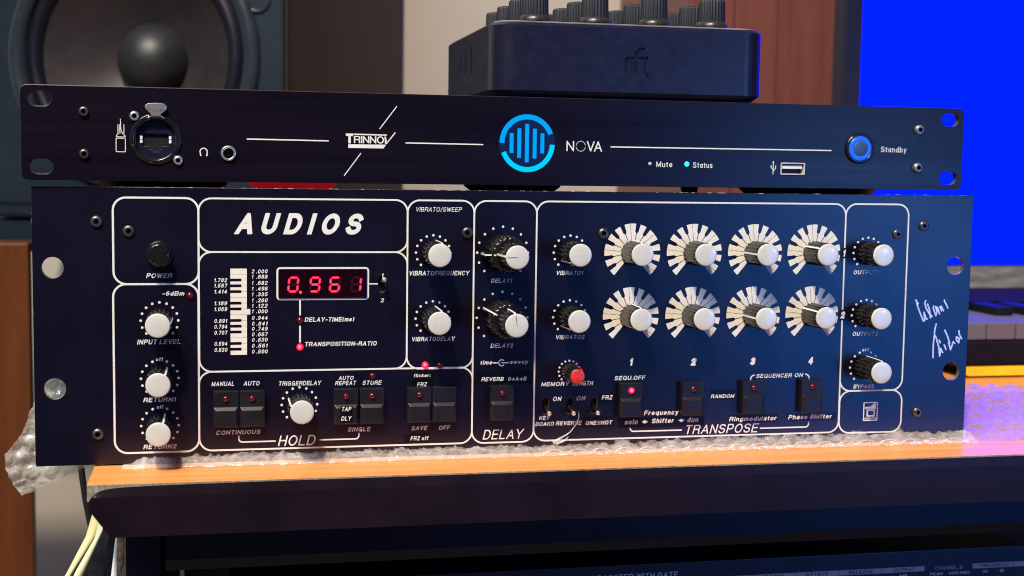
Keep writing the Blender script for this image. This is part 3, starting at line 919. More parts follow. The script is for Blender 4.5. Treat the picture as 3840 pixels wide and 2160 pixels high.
for x, a1, a2 in zip(TX, (-4, 48, -88, -56), (-3, 52, -88, -56)):
    knob(x, 101.6, 18.0, a1)
    knob(x, 69.0, 18.4, a2)
knob(259.55, 40.9, 17.7, 40, 4.5, 4.1, 3.6, REDCAP, REDCAP, label="small knob with a scuffed red cap")
# two stacked delay knobs: a wide ring knob with a wing pointer, a slim knob on top
def ring_knob(x, z, wing, inner, dark, h=35.5):
    mb = MB()
    mb.lathe([(9.5, .3), (9.5, 3.0), (9.2, 14.5), (8.8, 16.3), (8.1, 17.0), (6.6, 17.0)], (x, 0, z), 120, rfun=flute(18, .07, 1.0))
    a = math.radians(wing)
    s, t = math.sin(a), math.cos(a)
    P = []
    for r, w in ((7.5, 1.35), (11.5, .95)):
        for hh in (1.2, 15.6 if r < 9 else 13.5):
            for sg in (-1, 1):
                P.append((x + r * s + sg * w * t, -hh, z + r * t - sg * w * s))
    mb.add(P, [(0, 1, 3, 2), (4, 6, 7, 5), (0, 2, 6, 4), (1, 5, 7, 3), (2, 3, 7, 6), (0, 4, 5, 1)])
    k = mb.build("ring_knob", KNOB, FX)
    m3 = MB()
    P = []
    for r, hh in ((11.55, 2.0), (11.55, 13.9), (9.6, 15.2), (7.6, 17.25), (6.7, 17.25)):
        for sg in (-1, 1):
            P.append((x + r * s + sg * .36 * t, -hh, z + r * t - sg * .36 * s))
    m3.add(P, [(2 * i, 2 * i + 1, 2 * i + 3, 2 * i + 2) for i in range(4)])
    m3.build("pointer_line", INK, k, recalc=False)
    knob(x, z, h - 17.0, inner, 6.35, 5.95, 5.7, y=-17.05, dark_line=dark)
ring_knob(224.15, 101.5, -91, -86, -91)
ring_knob(224.3, 68.8, -62, -8, -7)

# push buttons with their small round lamps
def button(x, z, lamp=True, lit=False, label=None, w=12.2, h=17.9):
    x0, x1, z0, z1 = x - w / 2, x + w / 2, z - h / 2, z + h / 2
    mb = MB()
    zs = z1 - h * .42
    mb.box(x0 + .12, -3.9, zs - .6, x1 - .12, 1.0, z1 - .12)
    mb.box(x0 + .12, -3.9, z0 + .12, x1 - .12, 1.0, zs - .7)
    # raised finger pad on the lower part with sloped rims
    o = [(x0 + .35, z0 + .35), (x1 - .35, z0 + .35), (x1 - .35, zs - .3), (x0 + .35, zs - .3)]
    i = [(x0 + 1.5, z0 + 1.0), (x1 - 1.5, z0 + 1.0), (x1 - 1.5, zs - 1.9), (x0 + 1.5, zs - 1.9)]
    v = [(a, -3.88, b) for a, b in o] + [(a, -5.1, b) for a, b in i]
    mb.add(v, [(4, 5, 6, 7), (0, 1, 5, 4), (1, 2, 6, 5), (2, 3, 7, 6), (3, 0, 4, 7)])
    b = mb.build("push_button", BUTTON, FX, bevel=.28)
    if label:
        b["label"] = label
    if lamp:
        led(b, x, z + 5.2, -3.85, 1.5, lit)
    return b
for x, lamp in [(88.15, 1), (100.65, 1), (145.9, 1), (158.7, 1), (182.2, 1), (194.75, 0), (224.1, 1), (325.1, 1), (358.4, 1), (391.3, 1)]:
    b = button(x, 25.9, bool(lamp))
    if x == 145.9:
        mb = MB()
        mb.box(x - 2.9, -5.16, 18.4, x + 3.1, -5.1, 26.6)
        tp = mb.build("label_tape", TAPE, b)
        mb = MB()
        letters(mb, "TAP", x - 2.4, x + 2.6, 24.0, 2.2, -5.2, w=B)
        letters(mb, "DLY", x - 2.5, x + 2.6, 19.3, 2.2, -5.2, w=B)
        mb.build("lettering", INK, b, recalc=False)
button(291.7, 25.9, True, True, label="push button with its red lamp lit")
for x, z, lit in [(71.6, 80.9, 0), (123.75, 68.35, 0), (123.72, 55.35, 1), (159.2, 40.35, 0), (185.4, 45.5, 1), (192.9, 45.15, 0)]:
    o = led(FX, x, z, 0, 1.62, bool(lit))
    if lit:
        o["label"] = "round red lamp, lit"

# power button, screws, toggles, display
mb = MB()
mb.lathe([(6.3, 0), (6.3, 1.2), (5.7, 1.6)], (57.6, 0, 100.8), 40)
mb.lathe([(5.2, 1.0), (5.2, 7.6), (4.9, 8.1), (4.3, 8.25), (.01, 8.0)], (57.6, 0, 100.8), 40)
mb.build("power_button", KNOB, FX)
for x, z in [(29.0, 116.1), (43.6, 111.7), (28.5, 14.9), (205.9, 111.5), (276.1, 111.4), (438.5, 111.6), (453.6, 116.0), (454.2, 15.3)]:
    screw(FX, x, z, r=2.75, h=1.6)
def toggle(x, z, up):
    mb = MB()
    mb.box(x - 4, 3.4, z - 6.5, x + 4, 12, z + 6.5)
    t = mb.build("toggle_switch", BLACK, FX)
    s = 1 if up else -1
    m2 = MB()
    p0, p1 = Vector((x, 3.5, z)), Vector((x + .5, -6.2, z + s * 2.6))
    m2.tube([p0.lerp(p1, q) for q in (0, .3, .6, .85, 1)], [1.0, 1.05, 1.15, 1.2, 1.05], 14)
    l = m2.build("lever", KNOB, t)
    m3 = MB()
    m3.ball(tuple(p1), 1.28, 16)
    m3.build("lever_tip", CHROME, t)
for i, (x, z) in enumerate(SLOTS):
    toggle(x, z, i == 0)
mb = MB()
mb.box(113.4, -0.7, 79.35, 156.3, -0.02, 93.45)
DSP = mb.build("display", GLASS_RED, FX, bevel=.2)
def seven(x, z, on, w=5.5, h=7.9, t=.60, sh=.09):
    hw, hh = w / 2 - t, h / 2 - t
    sg = {"a": ((-hw, hh), (hw, hh)), "g": ((-hw, 0), (hw, 0)), "d": ((-hw, -hh), (hw, -hh)), "f": ((-hw, hh), (-hw, 0)), "b": ((hw, hh), (hw, 0)), "e": ((-hw, 0), (-hw, -hh)), "c": ((hw, 0), (hw, -hh))}
    mb = MB()
    for k, (a, b) in sg.items():
        a, b = Vector(a), Vector(b)
        d = (b - a).normalized()
        n = Vector((-d.y, d.x))
        def poly(tt, e):
            pts = [a + d * e, a + d * (e + tt) + n * tt, b - d * (e + tt) + n * tt, b - d * e, b - d * (e + tt) - n * tt, a + d * (e + tt) - n * tt]
            return [(x + p.x + sh * p.y, z + p.y) for p in pts]
        if k in on:
            mb.sheet(poly(t, .12), -0.78, 0)
            mb.sheet(poly(t * .42, .75), -0.82, 1)
        else:
            mb.sheet(poly(t, .12), -0.76, 2)
    mb.build("digit", [SEG_ON, SEG_HOT, SEG_OFF], DSP, recalc=False)
for x, on in [(120.45, "abcdef"), (130.9, "abcdfg"), (140.5, "acdefg"), (150.9, "bc")]:
    seven(x, 86.0, on)
mb = MB()
mb.sheet(circ(123.9, 82.25, .75, 16), -0.8)
mb.build("decimal_point", SEG_HOT, DSP, recalc=False)

# ================================================================== the slim one-unit rack processor on top of it
NOV = thing("rack_processor", "slim black one-unit rack device with a glowing cyan round logo, lying on the effects unit", "rack processor", (-3.78, -3.02, 135.25), 0.01938)
def oblong(x, z, w, h, n=10):
    r = h / 2
    return arc(x + w / 2 - r, z, r, r, 90, -90, n) + arc(x - w / 2 + r, z, r, r, 270, 90, n)
NP = plate("front_panel", rrect(0, 0, 482.6, 43.9, 3.2, 6),
           [oblong(8.6, 37.6, 10.4, 6.9), oblong(8.9, 6.4, 10.4, 6.9), oblong(474.3, 37.5, 10.2, 6.9), oblong(474.3, 6.3, 10.2, 6.9), rrect(376.6, 7.0, 390.6, 13.5, .5, 3), circ(60.2, 19.8, 10.4, 36), circ(93.7, 13.7, 2.6, 24)],
           0, 3.5, [NOVA, NOVA_EDGE, NOVA_EDGE], NOV, 0.3)
mb = MB()
mb.box(22, 3.7, 1.2, 461, 246, 42.5)
mb.build("chassis", CHASSIS, NOV, bevel=.8)
for x, r, m, lab in [(52, 22, FOOTBLACK, None), (81, 14, FOOTBLACK, None), (128.5, 23.5, FOOTRED, "round foot, red light on it set as emission"), (247.5, 27, FOOTGREY, "grey metal round foot"), (349, 5, FOOTBLACK, None), (403, 23, FOOTBLACK, None), (440, 22, FOOTBLACK, None)]:
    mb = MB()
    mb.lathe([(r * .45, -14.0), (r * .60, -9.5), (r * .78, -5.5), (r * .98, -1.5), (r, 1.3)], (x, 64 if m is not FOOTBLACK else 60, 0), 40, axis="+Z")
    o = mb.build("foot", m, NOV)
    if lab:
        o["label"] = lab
def nstroke(name, st, w, cell=.12, m=INK, y=-0.05, caps=False):
    return strokes_sheet(name, NP, st, w, cell, y, m, caps)
for a, b in [((102.3, 20.6), (141.2, 20.4)), ((178.7, 20.1), (217.6, 19.95)), ((283.6, 19.95), (405.4, 20.1)), ((165.9, 26.6), (174.3, 37.8)), ((156.9, 14.8), (148.7, 3.7))]:
    nstroke("printed_line", [[a, b]], 0.30 if a[1] == 20.6 or b[1] < 20.5 and abs(a[1] - b[1]) < 1 else 0.24, .1)
# maker's logo plate: heavy T, thin letters between two bars, long V
mb = MB()
mb.sheet([(149.5, 24.15), (153.0, 24.15), (153.0, 22.95), (149.5, 22.95)], -0.05)
mb.sheet([(150.7, 23.0), (151.9, 23.0), (151.9, 19.4), (150.7, 19.4)], -0.06)
mb.sheet([(153.2, 24.15), (169.5, 24.0), (169.5, 23.4), (153.2, 23.5)], -0.05)
mb.sheet([(150.65, 18.95), (169.2, 19.05), (167.8, 17.2), (150.65, 17.2)], -0.05)
mb.sheet([(168.3, 23.0), (169.0, 23.0), (169.5, 20.3), (173.4, 25.2), (173.9, 24.9), (169.4, 19.35), (168.6, 19.35)], -0.06)
letters(mb, "RINNO", 153.4, 168.1, 19.55, 3.5, -0.05, w=.075, shear=0, space=.06, res=26)
mb.build("maker_logo", INK, NP, recalc=False)
# breakout cable pictogram, headphone pictogram, usb pictogram
nstroke("cable_pictogram", [rrect(42.3, 13.6, 46.5, 19.9, .4, 2) + [(45.9, 19.9)], [(42.4, 20.5), (46.5, 20.5), (46.3, 21.2), (45.2, 22.2), (44.6, 23.6), (44.4, 25.2), (44.4, 28.2)],
        [(42.4, 20.5), (42.6, 21.4), (43.2, 21.8), (43.2, 25.6)], [(44.1, 22.0), (44.0, 25.6)], [(45.9, 22.2), (45.9, 25.6)], [(43.2, 25.7), (43.2, 26.3)], [(44.0, 25.7), (44.0, 26.3)], [(45.9, 25.7), (45.9, 26.3)], [(44.4, 28.3), (44.4, 28.9)]], 0.17, .07)
nstroke("headphone_pictogram", [[(80.9, 12.2), (80.6, 13.9)] + arc(82.2, 14.0, 1.7, 1.9, 180, 0, 12) + [(83.5, 12.2)], [(80.75, 12.3), (80.75, 13.4)], [(83.75, 12.3), (83.75, 13.4)]], 0.26, .08)
nstroke("usb_pictogram", [[(372.6, 7.6), (372.6, 13.6)], [(372.6, 8.8), (374.0, 10.3), (374.0, 11.8)], [(372.6, 9.6), (371.4, 10.8), (371.4, 12.0)], [(372.5, 7.2), (372.7, 7.4)], [(372.3, 13.2), (372.6, 13.9), (372.9, 13.2)]], 0.22, .08)
word(NP, "N", 260.4, 264.4, 17.4, 5.2, w=.06, shear=0, y=-.05)
nstroke("printed_ring_letter", [arc(267.9, 20.0, 2.45, 2.5, 10, 172, 14), arc(267.9, 20.0, 2.45, 2.5, 190, 352, 14)], .2, .1, GREYINK)
word(NP, "VA", 271.1, 279.1, 17.4, 5.2, w=.06, shear=0, space=-.05, y=-.05)
word(NP, "Mute", 308.3, 317.0, 10.1, 2.9, w=.07, shear=0, y=-.05)
word(NP, "Status", 328.1, 338.9, 10.0, 2.9, w=.07, shear=0, y=-.05)
word(NP, "Standby", 433.9, 448.9, 19.7, 3.0, w=.065, shear=0, y=-.05)
# glowing round logo; emissive disc added for faint blue glow between its strokes
mb = MB()
mb.sheet(circ(240.0, 20.95, 14.6, 60), -0.06)
mb.build("logo_glow_disc", LOGO_GLOW, NOV, recalc=False)
CYAN_HOT = emit("lit_bright_cyan_logo", (0.0, 0.60, 1.0), 1.12, (0, 0, 0))
CYAN_HOT.node_tree.nodes["Principled BSDF"].inputs["Specular IOR Level"].default_value = 0.0
def glow(st, w, m=None):
    m = m or CYAN
    mb = MB()
    V, Fc = sdf_cells(st, w, .22, False)
    mb.add([(x, -0.12, z) for x, z in V], Fc)
    return mb.build("glowing_logo_stroke", m, NOV, recalc=False)
glow([arc(240.0, 21.0, 12.9, 13.1, 180, 21, 26)], 1.25)
glow([arc(240.1, 20.9, 12.9, 13.0, 200, 358, 26)], 1.25, CYAN_HOT)
for x, z0, z1 in [(232.0, 16.0, 25.9), (235.95, 13.6, 28.3), (239.9, 11.5, 30.6), (243.9, 13.5, 28.3), (247.85, 16.1, 26.0)]:
    glow([[(x, z0), (x, z1)]], .98)
# small lamps, standby button, headphone jack, usb socket
led(NOV, 304.8, 11.6, 0, 1.0, False).data.materials[0] = GREYINK
mb = MB()
mb.ball((324.8, 0, 11.85), 1.35, 20, half=True, sy=.5)
o = mb.build("indicator_light", CYAN2, NOV)
o["label"] = "round cyan lamp, lit"
mb = MB()
mb.lathe([(8.2, 0), (8.2, .8), (7.6, 1.6), (6.7, 1.7), (6.5, .8)], (421.3, 0, 21.5), 48, cap=False)
sb = mb.build("standby_button", KNOB, NOV)
mb = MB()
mb.lathe([(6.5, 1.0), (6.3, 1.5), (4.1, 1.7), (4.0, 1.3)], (421.3, 0, 21.5), 44, cap=False)
mb.build("light_ring", BLUE_RING, sb)
mb = MB()
mb.lathe([(4.0, 1.0), (4.0, 1.9), (3.7, 2.1), (.01, 2.1)], (421.3, 0, 21.5), 40)
mb.build("button_face", mat("dull_blue_steel", (0.05, 0.10, 0.22), 0.5, 0.3, metal=0.3), sb)
mb = MB()
mb.lathe([(3.65, 0), (3.65, .9), (3.2, 1.5), (2.5, 1.2), (2.35, -4)], (93.7, 0, 13.7), 40, cap=False)
j = mb.build("headphone_jack", CHROME, NOV)
lathe_obj("jack_bore", [(2.4, -6), (2.4, -5), (.01, -5)], (93.7, 0, 13.7), SOCKET, j)
mb = MB()
ring = [(rrect(376.7, 7.1, 390.5, 13.4, .4, 3), -0.3), (rrect(377.3, 7.7, 389.9, 12.8, .3, 3), -0.3), (rrect(377.3, 7.7, 389.9, 12.8, .3, 3), 9.0)]
for (a, ya), (b, yb) in zip(ring[:-1], ring[1:]):
    n = len(a)
    mb.add([(x, ya, z) for x, z in a] + [(x, yb, z) for x, z in b], [(i, (i + 1) % n, (i + 1) % n + n, i + n) for i in range(n)])
us = mb.build("usb_socket", mat("satin_steel", (0.62, 0.60, 0.58), 0.55, 0.4, metal=0.25), NOV)
mb = MB()
mb.box(378.0, 0.6, 10.2, 389.2, 9, 12.2)
mb.build("socket_tongue", WHITEP, us, bevel=.1)
mb = MB()
mb.box(376.6, 9.2, 7.0, 390.6, 10, 13.5)
mb.build("socket_back", SOCKET, us)
# network connector: round black shell, latch tab, square port with bright contacts
mb = MB()
mb.lathe([(12.0, -.2), (12.0, .5), (11.3, 1.0), (10.0, 1.0), (9.2, .2), (9.0, -6)], (60.2, 0, 19.8), 60, cap=False)
nc = mb.build("network_connector", KNOB, NOV)
NCX, NCZ = 60.2, 19.8
PO = [(NCX - 5.8, NCZ - 3.4), (NCX - 3, NCZ - 3.4), (NCX - 3, NCZ - 5.0), (NCX - 1.6, NCZ - 5.0), (NCX - 1.6, NCZ - 6.0), (NCX + 1.6, NCZ - 6.0), (NCX + 1.6, NCZ - 5.0), (NCX + 3, NCZ - 5.0), (NCX + 3, NCZ - 3.4), (NCX + 5.8, NCZ - 3.4), (NCX + 5.8, NCZ + 2.6), (NCX - 5.8, NCZ + 2.6)]
pp = plate("port_face", circ(NCX, NCZ, 9.1, 40), [PO[::-1]], 2.2, 3.2, [BOXMAT, BOXMAT, BLACK], nc, .1)
mb = MB()
mb.box(NCX - 6.5, 8.0, NCZ - 6.6, NCX + 6.5, 8.8, NCZ + 3.2)
mb.build("port_back", SOCKET, nc)
for sx in (-1, 1):
    for zz in (-1.1, .7):
        mb = MB()
        mb.box(NCX + sx * 6.6 - .55, 1.7, NCZ + zz - .75, NCX + sx * 6.6 + .55, 2.15, NCZ + zz + .75)
        mb.build("bright_contact", WHITEP, nc)
mb = MB()
OUT = [(-4.9, 3.0), (-5.0, 4.3), (-3.6, 5.3), (0, 5.6), (3.6, 5.3), (4.9, 4.2), (4.6, 2.4), (2.9, .9), (2.2, .4), (2.2, -.4), (-2.2, -.4), (-2.2, .4), (-2.9, .9)]
mb.prism([(NCX + a + .3, NCZ + 11.2 + b) for a, b in OUT], -2.6, -1.4)
mb.box(NCX - 2.0, -1.5, NCZ + 10.2, NCX + 2.4, 0.2, NCZ + 11.1)
lt = mb.build("latch_tab", CHROME, nc, bevel=.25)
mb = MB()
letters(mb, "PUSH", NCX - 3.4, NCX + 3.9, NCZ + 12.6, 1.6, -2.66, w=.1, shear=0, res=14)
mb.build("lettering", SCREWLIGHT, nc, recalc=False)
for a, b in [((-3.9, 9.6), (-1.9, 10.6)), ((2.3, 10.6), (4.3, 9.7))]:
    mb = MB()
    mb.tube([(NCX + a[0], -1.3, NCZ + a[1]), (NCX + b[0], -1.3, NCZ + b[1])], .3, 8)
    mb.build("latch_arm", CHROME, nc)
for x, z in [(50.7, 30.4), (70.4, 10.0)]:
    screw(NOV, x, z, r=2.3, h=1.7, m=CHROME, hexr=1.0)
for x, z in [(28.0, 32.0), (28.0, 12.4)]:
    screw(NOV, x, z, r=2.35, h=1.8, m=SCREW, hexr=1.05)
for x, z in [(455.5, 31.9), (455.4, 11.7)]:
    screw(NOV, x, z, r=2.75, h=2.4, m=SCREWLIGHT, hexr=1.2)

# ================================================================== knob controller box on top
KC = thing("knob_controller", "dark grey controller box with sixteen ribbed rotary knobs on its top plate", "midi controller", (290.8, 76.0, 179.3))
def rr_ring(x0, y0, x1, y1, r, z, n=9):
    return [(x, y, z) for x, y in rrect(x0, y0, x1, y1, r, n)]
mb = MB()
prof = [(4.2, 0.0), (1.2, 2.6), (0.0, 3.4), (0.0, 35.6), (1.7, 37.1), (2.6, 37.1)]
rings = [rr_ring(-72.5 + i, -73 + i, 72.5 - i, 73 - i, 12.5 - i * .6, z) for i, z in prof]
n = len(rings[0])
v = [p for r in rings for p in r]
fc = [(i * n + k, i * n + (k + 1) % n, (i + 1) * n + (k + 1) % n, (i + 1) * n + k) for i in range(len(rings) - 1) for k in range(n)]
fc += [tuple(range(n))[::-1], tuple(range((len(rings) - 1) * n, len(rings) * n))]
mb.add(v, fc)
body = mb.build("case", BOXMAT, KC)
# engraved mark and side vents cut with booleans
def cutter(build):
    m = MB()
    build(m)
    return m.build("cutter", BOXMAT, KC)
LOGO = [[(287.1, 193.1), (287.1, 199.0), (287.75, 200.0), (298.1, 200.25)], [(292.25, 193.2), (292.25, 200.1), (292.6, 202.6), (294.0, 204.4), (296.0, 204.9)], [(297.0, 200.2), (297.0, 192.8), (298.5, 190.8)]]
def cut_logo(m):
    V, Fc = sdf_cells([[(x - 290.8, z - 179.3) for x, z in s] for s in LOGO], .78, .28, True)
    k = len(V)
    vs = [(x, -74.5, z) for x, z in V] + [(x, -72.1, z) for x, z in V]
    cnt = {}
    for f in Fc:
        for i in range(len(f)):
            e = (f[i], f[(i + 1) % len(f)])
            cnt[e] = cnt.get(e, 0) + 1
    side = [(a, b, b + k, a + k) for (a, b) in cnt if (b, a) not in cnt]
    m.add(vs, Fc + [tuple(i + k for i in f[::-1]) for f in Fc] + side)
def cut_vents(m):
    for y in (-14, 3, 20):
        pts = [(y + 3.0 * math.cos(a) * (.62 if True else 1), 20 + 9.5 * math.sin(a)) for a in [2 * math.pi * i / 24 for i in range(24)]]
        m.add([(-74, p[0], p[1]) for p in pts] + [(-71.2, p[0], p[1]) for p in pts], [tuple(range(24)), tuple(range(24, 48))[::-1]] + [(i, i + 24, (i + 1) % 24 + 24, (i + 1) % 24) for i in range(24)])
for fn in (cut_logo, cut_vents):
    ct = cutter(fn)
    md = body.modifiers.new("engrave", "BOOLEAN")
    md.operation = "DIFFERENCE"
    md.solver = "EXACT"
    md.object = ct
    bpy.context.view_layer.update()
    dg = bpy.context.evaluated_depsgraph_get()
    new = bpy.data.meshes.new_from_object(body.evaluated_get(dg))
    body.modifiers.remove(md)
    body.data = new
    bpy.data.objects.remove(ct)
for p in body.data.polygons:
    p.use_smooth = False
mb = MB()
mb.prism([], 0, 0) if False else None
rings = [rr_ring(-69.8, -70.3, 69.8, 70.3, 10.5, 37.0), rr_ring(-69.8, -70.3, 69.8, 70.3, 10.5, 37.7), rr_ring(-69.3, -69.8, 69.3, 69.8, 10.2, 37.9)]
v = [p for r in rings for p in r]
mb.add(v, [(i * n + k, i * n + (k + 1) % n, (i + 1) * n + (k + 1) % n, (i + 1) * n + k) for i in range(2) for k in range(n)] + [tuple(range(2 * n, 3 * n))])
mb.build("top_plate", RIMMETAL, KC)
def box_knob():
    m = MB()
    m.lathe([(6.0, -2.1), (6.0, -.1), (8.6, 0), (8.6, .7), (8.2, 1.7), (7.5, 2.8), (7.0, 3.1)], (0, 0, 0), 48, axis="+Z")
    m2 = MB()
    m2.lathe([(7.25, 3.1), (7.2, 3.6), (6.95, 13.2), (6.6, 14.1), (5.8, 14.5), (.01, 14.5)], (0, 0, 0), 144, axis="+Z", rfun=flute(24, .075))
    return m, m2
kb = None
for r in range(4):
    for c in range(4):
        x, y = 245.6 - 290.8 + 32.2 * c, 30 - 76 + 32.2 * r
        if kb is None:
            m, m2 = box_knob()
            kb = m2.build("knob", RUBBER, KC)
            sk = m.build("knob_skirt", BRONZE, kb)
            o = kb
        else:
            o = kb.copy()
            COL.objects.link(o)
            s2 = sk.copy()
            COL.objects.link(s2)
            s2.parent = o
        o.location = (x * MM, y * MM, 40.1 * MM)

# ================================================================== desk with its black edge, rail and post
DK = thing("desk", "orange wooden desk top with a thick black front edge", "desk", (600, 150, -24.5))
def local(o, p):
    o.location = -Vector(p) * MM
    return o
DLOC = (600, 150, -24.5)
mb = MB()
LX, RX, FY, BY, ZT = 26.8, 1500, -41.5, 430, -0.7
poly = [(LX, ZT), (LX, -7.6), (36.8, -24.0), (RX, -24.0), (RX, ZT)]
nn = len(poly)
v = [(x, FY + 1.6, z) for x, z in poly] + [(x, BY, z) for x, z in poly]
mb.add(v, [(0, 4, 9, 5)], 0)
mb.add(v, [tuple(range(5)), tuple(range(5, 10))[::-1], (0, 5, 6, 1), (1, 6, 7, 2), (2, 7, 8, 3), (3, 8, 9, 4)], 1)
top = local(mb.build("desktop", [DESK, CHIP], DK), DLOC)
mb = MB()
xs = [27.2, 27.9, 28.8, 30, 31.5, 33.5, 36, 39, 43, 48, 55, 64, 75, 90] + list(range(120, 1500, 60)) + [1500]
def ztop(x):
    return ZT - 0.25 - 6.3 * math.exp(-max(0, x - 27.2) / 3.2) - 1.2 * math.exp(-max(0, x - 27.2) / 22.0)
def zch(x):
    return min(-5.7, ztop(x) - .6) if x < 1e9 else 0
rows = []
bl = lambda x: 37.0 if x < 37 else x
A = [(x, FY - .5, ztop(x)) for x in xs]
Bm = [(x, FY - 1.3, zch(x) - (1.5 if x < 28 else 0)) for x in xs]
Cm = [(max(x, 37.2) if x < 44 else x, FY - 1.6, -24.3) for x in xs]
Dm = [(max(x, 37.2) if x < 44 else x, FY + 8, -24.3) for x in xs]
mb.grid([A, Bm], smooth=False)
mb.grid([Bm, Cm], smooth=False)
mb.grid([Cm, Dm], smooth=False)
local(mb.build("edge_moulding", MOULD, DK), DLOC)
mb = MB()
v = [(x, y, z) for x in (59.8, 1500) for y, z in ((-15, -24.2), (-15, -43.9), (-13.2, -49.4), (20, -49.4), (20, -24.2))]
mb.add(v, [(0, 1, 6, 5), (1, 2, 7, 6), (2, 3, 8, 7), (3, 4, 9, 8), (4, 0, 5, 9), (0, 4, 3, 2, 1), (5, 6, 7, 8, 9)])
local(mb.build("front_rail", RAIL, DK, bevel=.4), DLOC)
mb = MB()
mb.box(41.6, -15, -190, 57.2, 400, -24.2)
local(mb.build("side_post", RAIL, DK, bevel=.5), DLOC)
mb = MB()
mb.box(60, 300, -190, 1500, 310, -24.2)
local(mb.build("back_board", BLACK, DK), DLOC)

# rack compressor under the desk
CP = thing("rack_compressor", "blue-black rack compressor under the desk edge with grey printed column headings", "rack compressor", (66, 0, -105.9))
def cl(o):
    o.location = -Vector((66, 0, -105.9)) * MM
    return o
mb = MB()
mb.box(66, 0, -105.9, 548.6, 3, -61.6)
cp = cl(mb.build("front_panel", COMP, CP, bevel=.3))
mb = MB()
mb.box(90, 3.1, -105, 525, 280, -63)
cl(mb.build("chassis", COMP, CP))
def cword(t, x0, x1, z, cap, m=INK, w=.075, **k):
    mb = MB()
    letters(mb, t, x0, x1, z, cap, -0.12, w=w, shear=0, **k)
    return mb.build("lettering", m, cp, recalc=False)
cword("COMPRESSOR LIMITER WITH GATE", 250.0, 320.6, -69.3, 2.9)
for x0, x1 in [(336.4, 361.2), (361.5, 386.6), (386.9, 411.9), (412.2, 437.2), (437.5, 462.6), (491.7, 516.6), (516.9, 541)]:
    mb = MB()
    mb.sheet([(x0, -73.2), (x1, -73.2), (x1, -70.35), (x0, -70.35)], -0.06)
    mb.build("heading_strip", GREYINK, cp, recalc=False)
for t, x0, x1 in [("THRESHOLD", 340, 358), ("RATIO", 369, 380), ("ATTACK", 393, 406), ("RELEASE", 418, 432), ("OUTPUT", 444, 457), ("THRESHOLD", 495.5, 513), ("RATIO", 524, 536)]:
    cword(t, x0, x1, -72.7, 1.8, SOCKET, w=.08)
cword("CHANNEL B", 469, 485.5, -72.9, 2.0, GREYINK)
for t, x0, x1 in [("0dB", 447.5, 452.5), ("500ms", 421, 429), ("PEAK", 466, 474), ("HARD KNEE", 477.5, 490), ("-30", 497, 501), ("-25", 507.5, 511)]:
    cword(t, x0, x1, -75.9, 1.6)
mb = MB()
for _ in (0,):
    mb.lathe([(3.0, 0), (2.6, 1.2), (1.0, 1.4), (.01, .6)], (76.5, 0, -66.5), 24)
mb.build("rack_screw", mat("brass_screw", (0.6, 0.42, 0.28), .4, .5, metal=.6), cp)

# ================================================================== bubble wrap under the effects unit
BW = thing("bubble_wrap", "crumpled clear bubble wrap spread under the black effects unit, sticking out around it", "bubble wrap", (240, 0, -0.7))
def bwl(o):
    o.location = -Vector((240, 0, -0.7)) * MM
    return o
def nz(x, y, z=0.0):
    return noise.noise(Vector((x, y, z)))
def ridge(x, y, z=0.0):
    return 1 - 2 * abs(noise.noise(Vector((x, y, z))))
tops = [(41, .2), (47.5, 4.7), (57.3, 3.9), (94.8, 5.0), (146.1, 4.6), (199.1, 5.2), (253.9, 4.4), (325.0, 6.0), (384.2, 6.6), (445.4, 7.0), (480.1, 6.0), (500, 5.0)]
def lerp_tab(tab, x):
    for (a, fa), (b, fb) in zip(tab[:-1], tab[1:]):
        if a <= x <= b:
            return fa + (fb - fa) * (x - a) / (b - a)
    return tab[-1][1]
def crumple(x, j, sd):
    return nz(x * .45, j * 1.9 + sd, 5 + sd) + .7 * nz(x * 1.15, j * 2.7 + sd, 9) + .55 * nz(x * 2.6, j * 3.3 + sd, 13)
prof = [(-.8, 1.0), (-1.8, 1.05), (-3.4, .92), (-5.0, .70), (-6.4, .46), (-7.6, .26), (-8.4, .12), (-8.8, .02), (-7.5, -.05), (20, -.05)]
def film(sd, hs, ys, amp, nx):
    rows = []
    for j, (py, pz) in enumerate(prof):
        row = []
        for i in range(nx):
            x = 40 + (486 - 40) * i / (nx - 1)
            t = lerp_tab(tops, x) * hs
            big = nz(x * .13, 3.1 + sd)
            pk = max(0, ridge(x * .40, 7.7 + sd) - .55) * 1.2 + max(0, ridge(x * .09, 1.2 + sd) - .84) * 8.0
            ed = min(1, max(0, (x - 41) / 9))
            tt = (t * (.62 + .5 * big) + pk * (1 if j < 2 else .55 if j < 3 else .15)) * ed
            c = ed * amp * crumple(x, j, sd)
            s_ = 1.0 if j < 7 else 0.15
            scal = abs(math.sin(math.pi * (x + sd) / 12.3)) if x > 240 else .6 + .5 * nz(x * .15, 2)
            yy = py * ys - (scal * 1.9 if 3 < j < 8 else 0) + c * 1.1 * s_
            zz = -.7 + (tt + .7) * max(pz, 0) + (c * .8 * s_ if pz > .1 else 0)
            row.append((x + 1.2 * nz(x * .9, j * 1.3, 21 + sd) * s_, min(yy, -.5) if j < 8 else py, max(zz, -.62)))
        rows.append(row)
    mb = MB()
    nr, nc = len(rows), nx
    tri = []
    for i in range(nr - 1):
        for j in range(nc - 1):
            a_, b_, c_, d_ = i * nc + j, i * nc + j + 1, (i + 1) * nc + j + 1, (i + 1) * nc + j
            tri += [(a_, b_, c_), (a_, c_, d_)] if rnd.random() < .5 else [(a_, b_, d_), (b_, c_, d_)]
    mb.add([p for r in rows for p in r], tri, 0, True)
    return mb
bwl(film(0.0, 1.0, 1.0, .55, 420).build("outer_film", WRAP, BW, recalc=False))
bwl(film(31.0, .85, .8, .6, 420).build("inner_film", WRAP, BW, recalc=False))
